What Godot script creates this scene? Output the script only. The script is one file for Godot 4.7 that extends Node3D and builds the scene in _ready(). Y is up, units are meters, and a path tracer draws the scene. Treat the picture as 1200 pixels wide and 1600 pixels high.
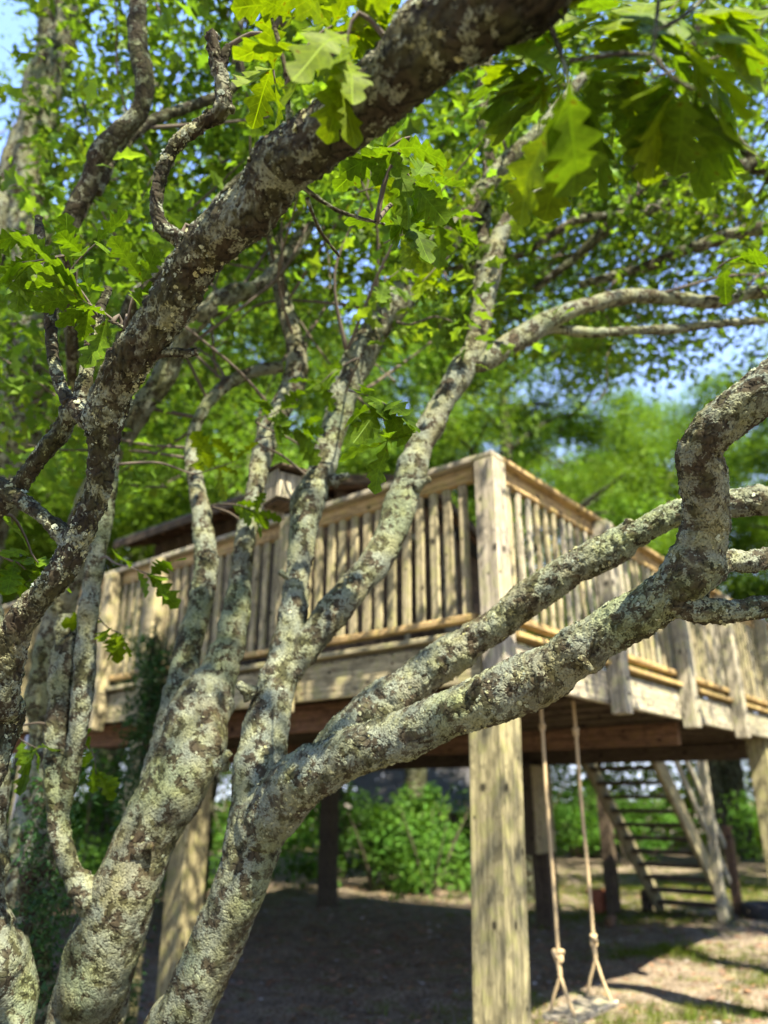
extends Node3D
# A timber treehouse deck seen through the lichened stems of an oak.

const FPX := 1184.6                       # focal length in pixels of the 1200 x 1600 photograph
const EYE := Vector3(0.0, 1.45, 0.0)
const PITCH := 0.3615                     # 20.7 degrees up
const YAW := 0.8834                       # the deck's turn, 50.6 degrees
const CORNER := Vector3(0.552, 0.0, -3.703)

var rng := RandomNumberGenerator.new()
var names := {}
var nz := FastNoiseLite.new()
var nf := FastNoiseLite.new()
var M := {}
var leaf_big: Array[ArrayMesh] = []
var leaf_mid: Array[ArrayMesh] = []
var clusters: Array[ArrayMesh] = []
var bush_clusters: Array[ArrayMesh] = []
var flakes: Array[ArrayMesh] = []
var surf_p := PackedVector3Array()         # points on bark, where lichen can sit
var surf_n := PackedVector3Array()
var house_inv := Transform3D()
var spine := PackedVector3Array()          # points along the limbs of the tree being built
var gaps := []                            # [place, radius] of openings in the leaves that the sun comes through
const SUN := Vector3(0.325, 1.0, 0.689)   # towards the sun

# ------------------------------------------------------------------ helpers
func at(px: float, py: float, d: float) -> Vector3:
	var x := (px - 600.0) / FPX * d
	var y := -(py - 800.0) / FPX * d
	return EYE + Vector3(x, y * cos(PITCH) + d * sin(PITCH), y * sin(PITCH) - d * cos(PITCH))

func lin(r: float, g: float, b: float) -> Color:
	return Color(r, g, b).linear_to_srgb()

func rf(a: float, b: float) -> float:
	return rng.randf_range(a, b)

func rdir() -> Vector3:
	var v := Vector3(rng.randfn(), rng.randfn(), rng.randfn())
	return v.normalized() if v.length() > 0.001 else Vector3.UP

func numbered(called: String) -> String:
	if not names.has(called):
		names[called] = 0
		return called
	names[called] += 1
	return "%s_%03d" % [called, names[called]]

func tag(o: Node, label: String, category: String, group := "") -> void:
	o.set_meta("label", label)
	o.set_meta("category", category)
	if group != "":
		o.set_meta("group", group)

func thing(called: String, label: String, category: String, where := Vector3.ZERO, turn := 0.0, group := "") -> Node3D:
	var o := Node3D.new()
	o.name = numbered(called)
	add_child(o)
	o.position = where
	o.rotation.y = turn
	tag(o, label, category, group)
	return o

func part(called: String, mesh: Mesh, mat: Material, parent: Node) -> MeshInstance3D:
	var o := MeshInstance3D.new()
	o.name = called
	o.mesh = mesh
	o.material_override = mat
	parent.add_child(o, true)
	return o

func struct(called: String, mesh: Mesh, mat: Material) -> MeshInstance3D:
	var o := part(numbered(called), mesh, mat, self)
	o.set_meta("kind", "structure")
	return o

# ------------------------------------------------------------------ mesh builders
class Soup:
	var v := PackedVector3Array()
	var n := PackedVector3Array()
	var uv := PackedVector2Array()
	var c := PackedColorArray()
	func tri(a: Vector3, b: Vector3, d: Vector3, nn: Vector3, ua := Vector2.ZERO, ub := Vector2.ZERO, ud := Vector2.ZERO, col := Color.WHITE) -> void:
		if (b - a).cross(d - a).dot(nn) > 0.0:
			v.append_array([a, d, b])
			uv.append_array([ua, ud, ub])
		else:
			v.append_array([a, b, d])
			uv.append_array([ua, ub, ud])
		n.append_array([nn, nn, nn])
		c.append_array([col, col, col])
	func quad(a: Vector3, b: Vector3, d: Vector3, e: Vector3, nn: Vector3, ua := Vector2.ZERO, ub := Vector2.ZERO, ud := Vector2.ZERO, ue := Vector2.ZERO, col := Color.WHITE) -> void:
		tri(a, b, d, nn, ua, ub, ud, col)
		tri(a, d, e, nn, ua, ud, ue, col)
	func mesh() -> ArrayMesh:
		var a := []
		a.resize(Mesh.ARRAY_MAX)
		a[Mesh.ARRAY_VERTEX] = v
		a[Mesh.ARRAY_NORMAL] = n
		a[Mesh.ARRAY_TEX_UV] = uv
		a[Mesh.ARRAY_COLOR] = c
		var m := ArrayMesh.new()
		m.add_surface_from_arrays(Mesh.PRIMITIVE_TRIANGLES, a)
		return m

func box_mesh(size: Vector3, ch: float, tint := Color.WHITE, bow := 0.0) -> ArrayMesh:
	# a chamfered timber, its grain along y
	var s := Soup.new()
	var h := size * 0.5
	var k := h - Vector3(ch, ch, ch)
	var off := Vector2(rng.randf(), rng.randf() * 3.0)
	var uvf := func(p: Vector3, n: Vector3) -> Vector2:
		if absf(n.x) > 0.8:
			return Vector2(p.z * 4.0, p.y) + off
		if absf(n.y) > 0.8:
			return Vector2(p.x * 4.0, p.z) + off
		return Vector2((p.x + 0.3) * 4.0, p.y) + off
	var face := func(a: Vector3, b: Vector3, d: Vector3, e: Vector3, n: Vector3) -> void:
		s.quad(a, b, d, e, n, uvf.call(a, n), uvf.call(b, n), uvf.call(d, n), uvf.call(e, n), tint)
	for g in [-1.0, 1.0]:
		face.call(Vector3(g * h.x, -k.y, -k.z), Vector3(g * h.x, k.y, -k.z), Vector3(g * h.x, k.y, k.z), Vector3(g * h.x, -k.y, k.z), Vector3(g, 0, 0))
		face.call(Vector3(-k.x, g * h.y, -k.z), Vector3(k.x, g * h.y, -k.z), Vector3(k.x, g * h.y, k.z), Vector3(-k.x, g * h.y, k.z), Vector3(0, g, 0))
		face.call(Vector3(-k.x, -k.y, g * h.z), Vector3(k.x, -k.y, g * h.z), Vector3(k.x, k.y, g * h.z), Vector3(-k.x, k.y, g * h.z), Vector3(0, 0, g))
		for f in [-1.0, 1.0]:
			face.call(Vector3(g * h.x, -k.y, f * k.z), Vector3(g * h.x, k.y, f * k.z), Vector3(g * k.x, k.y, f * h.z), Vector3(g * k.x, -k.y, f * h.z), Vector3(g, 0, f).normalized())
			face.call(Vector3(g * h.x, f * k.y, -k.z), Vector3(g * h.x, f * k.y, k.z), Vector3(g * k.x, f * h.y, k.z), Vector3(g * k.x, f * h.y, -k.z), Vector3(g, f, 0).normalized())
			face.call(Vector3(-k.x, g * h.y, f * k.z), Vector3(k.x, g * h.y, f * k.z), Vector3(k.x, g * k.y, f * h.z), Vector3(-k.x, g * k.y, f * h.z), Vector3(0, g, f).normalized())
			for e in [-1.0, 1.0]:
				s.tri(Vector3(g * h.x, f * k.y, e * k.z), Vector3(g * k.x, f * h.y, e * k.z), Vector3(g * k.x, f * k.y, e * h.z), Vector3(g, f, e).normalized(), off, off, off, tint)
	return s.mesh()

func timber(called: String, a: Vector3, b: Vector3, w: float, h: float, mat: Material, parent: Node, side := Vector3.ZERO, ch := 0.004, vary := 0.12) -> MeshInstance3D:
	# a board from a to b; w across «side», h across the third axis
	var y := (b - a).normalized()
	var x := side
	if x == Vector3.ZERO:
		x = y.cross(Vector3.UP) if absf(y.y) < 0.9 else Vector3.RIGHT
	x = (x - y * x.dot(y)).normalized()
	var z := x.cross(y)
	var t := 1.0 + rf(-vary, vary)
	var o := part(called, box_mesh(Vector3(w, a.distance_to(b), h), ch, Color(t * rf(0.97, 1.03), t, t * rf(0.95, 1.05))), mat, parent)
	o.transform = Transform3D(Basis(x, y, z), (a + b) * 0.5)
	return o

func tube(pts: Array, rad: Array, sides := 14, step := 0.03, amp := 0.003, lump := 0.1, lichen := 0.0, tint_on := true) -> ArrayMesh:
	# an uneven limb swept through pts
	var ps: Array[Vector3] = []
	var rs: Array[float] = []
	var n := pts.size()
	for i in n - 1:
		var p0: Vector3 = pts[maxi(i - 1, 0)]
		var p1: Vector3 = pts[i]
		var p2: Vector3 = pts[i + 1]
		var p3: Vector3 = pts[mini(i + 2, n - 1)]
		var r1: float = rad[i]
		var r2: float = rad[i + 1]
		var k := maxi(1, ceili(p1.distance_to(p2) / step))
		for j in k:
			var w := float(j) / k
			ps.append(p1.cubic_interpolate(p2, p0, p3, w))
			rs.append(lerpf(r1, r2, smoothstep(0.0, 1.0, w)))
	ps.append(pts[n - 1])
	rs.append(rad[n - 1])
	var v := PackedVector3Array()
	var col := PackedColorArray()
	var idx := PackedInt32Array()
	var up := Vector3(0.31, 0.2, 0.93)
	var m := ps.size()
	for i in m:
		var tan := (ps[mini(i + 1, m - 1)] - ps[maxi(i - 1, 0)]).normalized()
		up = (up - tan * up.dot(tan)).normalized()
		var sd := tan.cross(up)
		for j in sides:
			var a := TAU * j / sides
			var d := up * cos(a) + sd * sin(a)
			var p := ps[i] + d * rs[i]
			var r := rs[i] * (1.0 + lump * 2.0 * nz.get_noise_3dv(p * 11.0 / (0.4 + rs[i] * 8.0)))
			var f := nf.get_noise_3dv(p * 55.0)
			var g := nf.get_noise_3dv(p * 150.0 + Vector3(7, 3, 1)) if amp > 0.0015 else 0.0
			r += amp * (f * 1.3 + g * 0.8)
			p = ps[i] + d * r
			v.append(p)
			if tint_on:
				var q := nz.get_noise_3dv(p * 6.0 + Vector3(31, 5, 9))
				var e := nz.get_noise_3dv(p * 17.0 + Vector3(3, 55, 19))
				var t := Color(1.0, 1.0, 1.0).lerp(Color(0.86, 0.94, 0.70), clampf(q * 2.2, 0.0, 0.7)).lerp(Color(0.95, 0.8, 0.66), clampf(-q * 2.2 - 0.3, 0.0, 0.5))
				col.append(t * (1.0 + e * 0.35))
			if lichen > 0.0 and rng.randf() < lichen:
				var cl := nz.get_noise_3dv(p * 14.0 + Vector3(11, 8, 2)) + d.y * 0.22
				if cl > -0.02:
					surf_p.append(p - d * 0.001)
					surf_n.append(d)
	for i in m - 1:
		for j in sides:
			var a := i * sides + j
			var b := i * sides + (j + 1) % sides
			idx.append_array([a, a + sides, b, b, a + sides, b + sides])
	for e in [0, m - 1]:
		var c := v.size()
		v.append(ps[e] + (ps[e] - ps[1 if e == 0 else m - 2]).normalized() * rs[e] * 0.25)
		if tint_on:
			col.append(Color(1.1, 0.9, 0.7))
		for j in sides:
			var a: int = e * sides + j
			var b: int = e * sides + (j + 1) % sides
			if e == 0:
				idx.append_array([c, a, b])
			else:
				idx.append_array([c, b, a])
	var arr := []
	arr.resize(Mesh.ARRAY_MAX)
	arr[Mesh.ARRAY_VERTEX] = v
	if tint_on:
		arr[Mesh.ARRAY_COLOR] = col
	arr[Mesh.ARRAY_INDEX] = idx
	var st := SurfaceTool.new()
	st.create_from_arrays(arr)
	st.generate_normals()
	return st.commit()

func nearest(p: Vector3, far: float) -> Vector3:
	var best := p
	var d := far
	for q in spine:
		var e := q.distance_to(p)
		if e < d:
			d = e
			best = q
	return best

func limb(parent: Node, called: String, mat: Material, path: Array, fine := 1.0, amp := 0.003, lichen := 0.0, lump := 0.11) -> MeshInstance3D:
	# path: [px, py, distance, half width in pixels] per joint
	var pts := []
	var rad := []
	var big := 0.0
	for q in path:
		if q is Vector4:
			pts.append(at(q.x, q.y, q.z))
			rad.append(q.w * q.z / FPX * 0.93)
		else:
			pts.append(q[0])
			rad.append(q[1])
		big = maxf(big, rad[-1])
	for i in pts.size() - 1:
		for w in [0.0, 0.25, 0.5, 0.75]:
			var a: Vector3 = pts[i]
			var b: Vector3 = pts[i + 1]
			spine.append(a.cubic_interpolate(b, pts[maxi(i - 1, 0)], pts[mini(i + 2, pts.size() - 1)], w))
	var sides := clampi(roundi(TAU * big / (0.0075 * fine)), 8, 72)
	return part(called, tube(pts, rad, sides, clampf(0.009 * fine, 0.006, 0.08), amp, lump, lichen), mat, parent)

func leaf_into(s: Soup, t: Transform3D, length: float, fine: bool, droop: float, fold: float, tint := Color.WHITE) -> void:
	# an oak leaf along +y, its upper face towards +z
	var ey := [0.0, 0.10, 0.20, 0.27, 0.30, 0.36, 0.45, 0.52, 0.53, 0.58, 0.68, 0.75, 0.74, 0.80, 0.89, 0.92, 0.97, 1.0]
	var ex := [0.012, 0.03, 0.10, 0.16, 0.15, 0.075, 0.21, 0.26, 0.23, 0.11, 0.25, 0.26, 0.21, 0.12, 0.18, 0.15, 0.07, 0.012]
	var my := [0.0, 0.09, 0.17, 0.23, 0.29, 0.36, 0.41, 0.46, 0.52, 0.58, 0.63, 0.68, 0.74, 0.80, 0.84, 0.89, 0.95, 1.0]
	if not fine:
		ey = [0.0, 0.24, 0.34, 0.6, 0.66, 1.0]
		ex = [0.012, 0.18, 0.11, 0.28, 0.14, 0.03]
		my = [0.0, 0.2, 0.34, 0.52, 0.68, 1.0]
	var ph := rf(0, 6.0)
	var bend := func(x: float, y: float) -> Vector3:
		var z := absf(x) * fold - droop * y * y + 0.025 * sin(y * 9.0 + ph + x * 6.0)
		return t * (Vector3(x, y * (1.0 - droop * droop * 0.3), z) * length)
	var jit := []
	for i in ey.size():
		jit.append(rf(0.88, 1.12))
	var mid := 0.009 if fine else 0.0
	for side in [-1.0, 1.0]:
		for i in ey.size() - 1:
			var a: Vector3 = bend.call(side * mid, my[i])
			var b: Vector3 = bend.call(side * maxf(mid, ex[i] * jit[i]), ey[i])
			var c: Vector3 = bend.call(side * maxf(mid, ex[i + 1] * jit[i + 1]), ey[i + 1])
			var d: Vector3 = bend.call(side * mid, my[i + 1])
			var n := (b - a).cross(d - a)
			if n.length() < 1e-9:
				n = (c - a).cross(d - a)
			n = n.normalized()
			if n.dot(t.basis.z) < 0.0:
				n = -n
			var q := tint * (1.0 if ey[i] > my[i] + 0.02 else 0.94)
			var ua := Vector2(0.5, my[i])
			var ub := Vector2(0.5 + side * ex[i], ey[i])
			var uc := Vector2(0.5 + side * ex[i + 1], ey[i + 1])
			var ud := Vector2(0.5, my[i + 1])
			s.tri(a, b, c, n, ua, ub, uc, q)
			s.tri(a, c, d, n, ua, uc, ud, q)
	if fine:
		var vein := Color(tint.r * 2.2, tint.g * 1.6, tint.b * 3.0)
		for i in my.size() - 1:
			s.quad(bend.call(-mid, my[i]), bend.call(mid, my[i]), bend.call(mid, my[i + 1]), bend.call(-mid, my[i + 1]), t.basis.z, Vector2.ZERO, Vector2.ZERO, Vector2.ZERO, Vector2.ZERO, vein)

func leaf_basis(y: Vector3, up: Vector3, roll := 0.0) -> Basis:
	var x := y.cross(up)
	if x.length() < 0.05:
		x = y.cross(Vector3.RIGHT)
	x = x.normalized()
	return Basis(x, y, x.cross(y)).rotated(y, roll)

func make_cluster(n: int, spread: float, size: float, up_bias: float, fine := false) -> ArrayMesh:
	# a leafy twig tip: leaves fanned round a short stalk
	var s := Soup.new()
	for i in n:
		var d := rdir()
		d.y = d.y * 0.45 - 0.12
		d = d.normalized()
		var p := Vector3(rng.randfn(), rng.randfn() * 0.7, rng.randfn()) * spread
		var nn := (Vector3.UP * up_bias + rdir()).normalized()
		leaf_into(s, Transform3D(leaf_basis(d, nn), p), size * rf(0.7, 1.25), fine, rf(0.05, 0.4), rf(-0.1, 0.35), Color.WHITE * rf(0.8, 1.25))
	return s.mesh()

func stuff(called: String, parent: Node, mesh: Mesh, mat: Material, where: Array, tints: Array) -> MultiMeshInstance3D:
	var mm := MultiMesh.new()
	mm.transform_format = MultiMesh.TRANSFORM_3D
	mm.use_colors = true
	mm.mesh = mesh
	mm.instance_count = where.size()
	for i in where.size():
		mm.set_instance_transform(i, where[i])
		mm.set_instance_color(i, tints[i])
	var o := MultiMeshInstance3D.new()
	o.name = called
	o.multimesh = mm
	o.material_override = mat
	parent.add_child(o, true)
	o.set_meta("kind", "stuff")
	return o

func in_house(p: Vector3) -> bool:
	var q := house_inv * p
	return q.x > -0.35 and q.x < 6.2 and q.z < 0.35 and q.z > -7.6 and q.y < 4.25 and q.y > 0.0

func shades_gap(p: Vector3) -> bool:
	var d := SUN.normalized()
	for g in gaps:
		var v: Vector3 = p - g[0]
		var along := v.dot(d)
		if along > 0.2 and (v - d * along).length() < g[1] * 1.1 + 0.13 + rf(-0.06, 0.08):
			return true
	return false

func clumps_into(where: Array, tints: Array, clumps: Array, scale := 1.0, warm := 0.5, flat := 0.45) -> void:
	for c in clumps:
		var centre: Vector3 = c[0]
		var r: float = c[1]
		var base := rf(0.5, 1.35)
		var cool := rng.randf()
		for k in int(c[2]):
			var p := centre + Vector3(rng.randfn(), rng.randfn() * flat, rng.randfn()) * r * 0.6
			if in_house(p) or p.y < 0.15:
				continue
			if p.distance_to(EYE) < 1.6 or shades_gap(p):
				continue
			var b := Basis.from_euler(Vector3(rf(-0.4, 0.4), rf(0, TAU), rf(-0.4, 0.4))).scaled(Vector3.ONE * scale * rf(0.75, 1.3))
			where.append(Transform3D(b, p))
			var t := base * rf(0.7, 1.3)
			var y := rng.randf() * warm * (0.35 + 0.65 * cool)
			tints.append(Color(t * (0.8 + 0.75 * y), t * (0.95 + 0.25 * y), t * (1.05 - 0.3 * y)))

func twigs_for(tree: Node, clumps: Array, home: Vector3, r := 0.006) -> void:
	# a bare curved twig runs into each spray of leaves from the side of the tree's middle
	for c in clumps:
		var p: Vector3 = c[0]
		var back := (home - p).normalized() + rdir() * 0.5
		var l: float = c[1] * rf(1.4, 2.6)
		var a := p + back * l
		if in_house(a) or in_house(p):
			continue
		a = nearest(a, 0.45)
		l = a.distance_to(p)
		back = (a - p).normalized()
		var m := p.lerp(a, 0.5) + rdir() * l * 0.14
		part("twig", tube([a, m, p, p - back * l * 0.35 + rdir() * l * 0.1], [r * rf(0.9, 1.6), r * 0.9, r * 0.6, r * 0.25], 6, 0.06, 0.001, 0.0, 0.0, false), M.twig, tree)

func crown_clumps(centre: Vector3, ext: Vector3, n: int, r0: float, r1: float, per: int) -> Array:
	var out := []
	for i in n:
		var d := rdir() * pow(rng.randf(), 0.45)
		out.append([centre + d * ext, rf(r0, r1), per * rf(0.6, 1.4)])
	return out

# ------------------------------------------------------------------ materials
func seamless(w: int, h: int, freq: float, octaves: int, seed_: int, kind := FastNoiseLite.TYPE_SIMPLEX_SMOOTH, ridged := false) -> Image:
	var n := FastNoiseLite.new()
	n.noise_type = kind
	n.seed = seed_
	n.frequency = freq
	n.fractal_octaves = octaves
	n.fractal_type = FastNoiseLite.FRACTAL_RIDGED if ridged else FastNoiseLite.FRACTAL_FBM
	if kind == FastNoiseLite.TYPE_CELLULAR:
		n.fractal_type = FastNoiseLite.FRACTAL_NONE
		n.cellular_return_type = FastNoiseLite.RETURN_DISTANCE
	var im := n.get_seamless_image(w, h)
	im.convert(Image.FORMAT_L8)
	return im

func rgb_tex(w: int, h: int, data: PackedByteArray) -> ImageTexture:
	return ImageTexture.create_from_image(Image.create_from_data(w, h, false, Image.FORMAT_RGB8, data))

func grey_tex(w: int, h: int, data: PackedByteArray) -> ImageTexture:
	return ImageTexture.create_from_image(Image.create_from_data(w, h, false, Image.FORMAT_L8, data))

func bark_material(cover: float, seed_: int, period: float, deep := 1.0) -> StandardMaterial3D:
	var S := 1024
	var a := seamless(S, S, 0.025, 5, seed_).get_data()
	var fis := seamless(S, S, 0.018, 3, seed_ + 1, FastNoiseLite.TYPE_SIMPLEX_SMOOTH, true).get_data()
	var c := seamless(S, S, 0.013, 6, seed_ + 2).get_data()
	var d := seamless(S, S, 0.09, 4, seed_ + 3).get_data()
	var e := seamless(S, S, 0.006, 4, seed_ + 4).get_data()
	var m2 := seamless(S, S, 0.035, 4, seed_ + 6).get_data()
	var big := seamless(S, S, 0.005, 2, seed_ + 7).get_data()
	var cell := seamless(S, S, 0.06, 1, seed_ + 5, FastNoiseLite.TYPE_CELLULAR).get_data()
	var rgb := PackedByteArray()
	rgb.resize(S * S * 3)
	var hei := PackedByteArray()
	hei.resize(S * S)
	var lut := PackedByteArray()
	lut.resize(1024)
	for i in 1024:
		lut[i] = int(255.0 * pow(i / 1023.0, 1.0 / 2.2))
	var th := 1.0 - cover
	for i in S * S:
		var fa := a[i] / 255.0
		var ff := fis[i] / 255.0
		var fd := d[i] / 255.0
		var fe := e[i] / 255.0
		var fm := m2[i] / 255.0
		var fb := big[i] / 255.0
		var fc := (0.74 * c[i] + 0.26 * m2[i]) / 255.0 + (fd - 0.5) * 0.3 + (fb - 0.5) * 0.52
		var crack := clampf((ff - 0.62) * 4.0, 0.0, 1.0)
		var k := (0.3 + 1.0 * fa) * deep
		var r := 0.056 * k
		var g := 0.047 * k
		var b := 0.028 * k
		# green algae film on the bare bark
		var al := clampf((fe - 0.42) * 2.5, 0.0, 0.7)
		r = lerpf(r, 0.062 * k, al)
		g = lerpf(g, 0.068 * k, al)
		b = lerpf(b, 0.024 * k, al)
		r *= 1.0 - 0.75 * crack
		g *= 1.0 - 0.75 * crack
		b *= 1.0 - 0.75 * crack
		var h := 0.45 + 0.25 * fa - 0.4 * crack
		var over := clampf((fc - th) * 14.0, 0.0, 1.0)
		if over > 0.0:
			# lichen: grey green, blue green or yellowish rosettes
			var ce := cell[i] / 255.0
			var t := 0.30 + 0.68 * fd * (0.55 + 0.45 * ce) + 0.35 * (fm - 0.4)
			var lr := lerpf(0.235, 0.285, fe) * t
			var lg := lerpf(0.28, 0.30, fe) * t
			var lb := lerpf(0.215, 0.155, clampf(fe * 1.7 - 0.5, 0.0, 1.0)) * t
			var rim := clampf(1.0 - (fc - th) * 9.0, 0.0, 1.0) * 0.3
			# pits where the bark shows through
			if fd < 0.36:
				over *= clampf(1.0 - (0.36 - fd) * 9.0, 0.15, 1.0)
			r = lerpf(r, lr * (1.0 + rim), over)
			g = lerpf(g, lg * (1.0 + rim), over)
			b = lerpf(b, lb * (1.0 + rim), over)
			h += over * (0.12 + 0.22 * fd)
		var j := i * 3
		rgb[j] = lut[clampi(int(r * 1023.0), 0, 1023)]
		rgb[j + 1] = lut[clampi(int(g * 1023.0), 0, 1023)]
		rgb[j + 2] = lut[clampi(int(b * 1023.0), 0, 1023)]
		hei[i] = clampi(int(h * 255.0), 0, 255)
	var m := StandardMaterial3D.new()
	m.albedo_texture = rgb_tex(S, S, rgb)
	m.heightmap_enabled = true
	m.heightmap_texture = grey_tex(S, S, hei)
	m.heightmap_scale = 0.5
	m.roughness = 0.92
	m.metallic_specular = 0.25
	m.uv1_triplanar = true
	m.uv1_world_triplanar = true
	m.uv1_scale = Vector3.ONE / period
	m.uv1_triplanar_sharpness = 4.0
	m.vertex_color_use_as_albedo = true
	return m

func wood_textures() -> void:
	var W := 256
	var H := 1024
	var g1 := seamless(256, 128, 0.09, 4, 51)
	g1.resize(W, H, Image.INTERPOLATE_CUBIC)
	var g2 := seamless(256, 64, 0.03, 3, 52)
	g2.resize(W, H, Image.INTERPOLATE_CUBIC)
	var st := seamless(W, H, 0.008, 4, 53).get_data()
	var fine := seamless(W, H, 0.2, 2, 54).get_data()
	var d1 := g1.get_data()
	var d2 := g2.get_data()
	var rgb := PackedByteArray()
	rgb.resize(W * H * 3)
	var hei := PackedByteArray()
	hei.resize(W * H)
	for i in W * H:
		var a := d1[i] / 255.0
		var b := d2[i] / 255.0
		var s := st[i] / 255.0
		var f := fine[i] / 255.0
		var v := 0.72 + 0.22 * (a - 0.5) + 0.3 * (b - 0.5) + 0.1 * (f - 0.5)
		if a < 0.2:
			v -= (0.2 - a) * 1.6
		var green := clampf((s - 0.55) * 1.2, 0.0, 0.16)
		var dark := clampf((0.34 - s) * 1.2, 0.0, 0.16)
		v *= 1.0 - dark
		var px := i % W
		var py := i / W
		for kn in [[40, 150, 9.0], [170, 420, 13.0], [95, 700, 8.0], [215, 880, 11.0], [120, 290, 5.0], [30, 560, 6.0]]:
			var dx: float = absf(px - kn[0]) / kn[2]
			var dy: float = absf(py - kn[1]) / (kn[2] * 1.5)
			var dd: float = dx * dx + dy * dy
			if dd < 4.0:
				v *= 0.42 + 0.145 * dd if dd < 1.0 else 0.8 + 0.05 * dd
		var j := i * 3
		rgb[j] = clampi(int(255.0 * v * (1.0 - green * 0.15)), 0, 255)
		rgb[j + 1] = clampi(int(255.0 * v), 0, 255)
		rgb[j + 2] = clampi(int(255.0 * v * (1.0 - green * 0.5)), 0, 255)
		hei[i] = clampi(int(255.0 * (0.5 * a + 0.35 * b + 0.15 * f)), 0, 255)
	M.wood_tex = rgb_tex(W, H, rgb)
	M.wood_hei = grey_tex(W, H, hei)

func wood(r: float, g: float, b: float, rough := 0.85) -> StandardMaterial3D:
	var m := StandardMaterial3D.new()
	m.albedo_color = lin(r * 1.9, g * 1.9, b * 1.9)
	m.albedo_texture = M.wood_tex
	m.heightmap_enabled = true
	m.heightmap_texture = M.wood_hei
	m.heightmap_scale = 0.25
	m.roughness = rough
	m.metallic_specular = 0.3
	m.vertex_color_use_as_albedo = true
	return m

func plain(r: float, g: float, b: float, rough := 0.9, spec := 0.4) -> StandardMaterial3D:
	var m := StandardMaterial3D.new()
	m.albedo_color = lin(r, g, b)
	m.roughness = rough
	m.metallic_specular = spec
	m.vertex_color_use_as_albedo = true
	return m

func leaf_material(r: float, g: float, b: float, rough := 0.5) -> StandardMaterial3D:
	var m := plain(r, g, b, rough, 0.25)
	m.backlight_enabled = true
	m.backlight = Color(1.0, 1.0, 0.6)
	m.cull_mode = BaseMaterial3D.CULL_DISABLED
	return m

func leaf_texture() -> ImageTexture:
	# side veins, mottling and the odd brown blemish
	var W := 256
	var d := seamless(W, W, 0.03, 4, 81).get_data()
	var e := seamless(W, W, 0.012, 3, 82).get_data()
	var rgb := PackedByteArray()
	rgb.resize(W * W * 3)
	for j in W:
		for i in W:
			var x := absf(i / 255.0 - 0.5)
			var y := j / 255.0
			var k := j * W + i
			var q := fposmod((y - x * (0.55 + 0.25 * y)) * 8.5 + (0.25 if i > 127 else 0.0), 1.0)
			var vein := clampf(1.0 - absf(q - 0.5) * 22.0, 0.0, 1.0) * clampf(1.0 - x * 3.4, 0.0, 1.0)
			var fine := fposmod(y * 41.0 + x * 60.0, 1.0)
			var v := 0.66 + 0.22 * (d[k] / 255.0 - 0.5) + 0.12 * (e[k] / 255.0 - 0.5) + 0.22 * vein + (0.05 if fine < 0.2 else 0.0)
			var brown := clampf((d[k] / 255.0 * 0.6 + e[k] / 255.0 * 0.4 - 0.70) * 12.0, 0.0, 0.8)
			var o := k * 3
			rgb[o] = clampi(int(255.0 * lerpf(v + 0.1 * vein, 0.62, brown)), 0, 255)
			rgb[o + 1] = clampi(int(255.0 * lerpf(v, 0.40, brown)), 0, 255)
			rgb[o + 2] = clampi(int(255.0 * lerpf(v + 0.15 * vein, 0.5, brown)), 0, 255)
	return rgb_tex(W, W, rgb)

func ground_material() -> StandardMaterial3D:
	var S := 1024
	var a := seamless(S, S, 0.006, 5, 71).get_data()
	var d := seamless(S, S, 0.06, 4, 72).get_data()
	var cell := seamless(S, S, 0.045, 1, 73, FastNoiseLite.TYPE_CELLULAR).get_data()
	var rgb := PackedByteArray()
	rgb.resize(S * S * 3)
	var hei := PackedByteArray()
	hei.resize(S * S)
	for i in S * S:
		var fa := a[i] / 255.0
		var fd := d[i] / 255.0
		var ce := cell[i] / 255.0
		var k := 0.62 + 0.35 * fa + 0.5 * (fd - 0.5)
		var r := 0.63 * k
		var g := 0.58 * k
		var b := 0.505 * k
		var mo := clampf((fa - 0.62) * 4.0, 0.0, 0.45)
		r = lerpf(r, 0.36 * k, mo)
		g = lerpf(g, 0.40 * k, mo)
		b = lerpf(b, 0.22 * k, mo)
		if ce < 0.22:
			r *= 0.72
			g *= 0.68
			b *= 0.62
		var j := i * 3
		rgb[j] = clampi(int(r * 255.0), 0, 255)
		rgb[j + 1] = clampi(int(g * 255.0), 0, 255)
		rgb[j + 2] = clampi(int(b * 255.0), 0, 255)
		hei[i] = clampi(int(255.0 * (0.6 * fd + 0.4 * ce)), 0, 255)
	var m := StandardMaterial3D.new()
	m.albedo_texture = rgb_tex(S, S, rgb)
	m.heightmap_enabled = true
	m.heightmap_texture = grey_tex(S, S, hei)
	m.heightmap_scale = 2.0
	m.roughness = 0.97
	m.metallic_specular = 0.2
	m.uv1_triplanar = true
	m.uv1_world_triplanar = true
	m.uv1_scale = Vector3.ONE / 2.3
	return m

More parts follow.
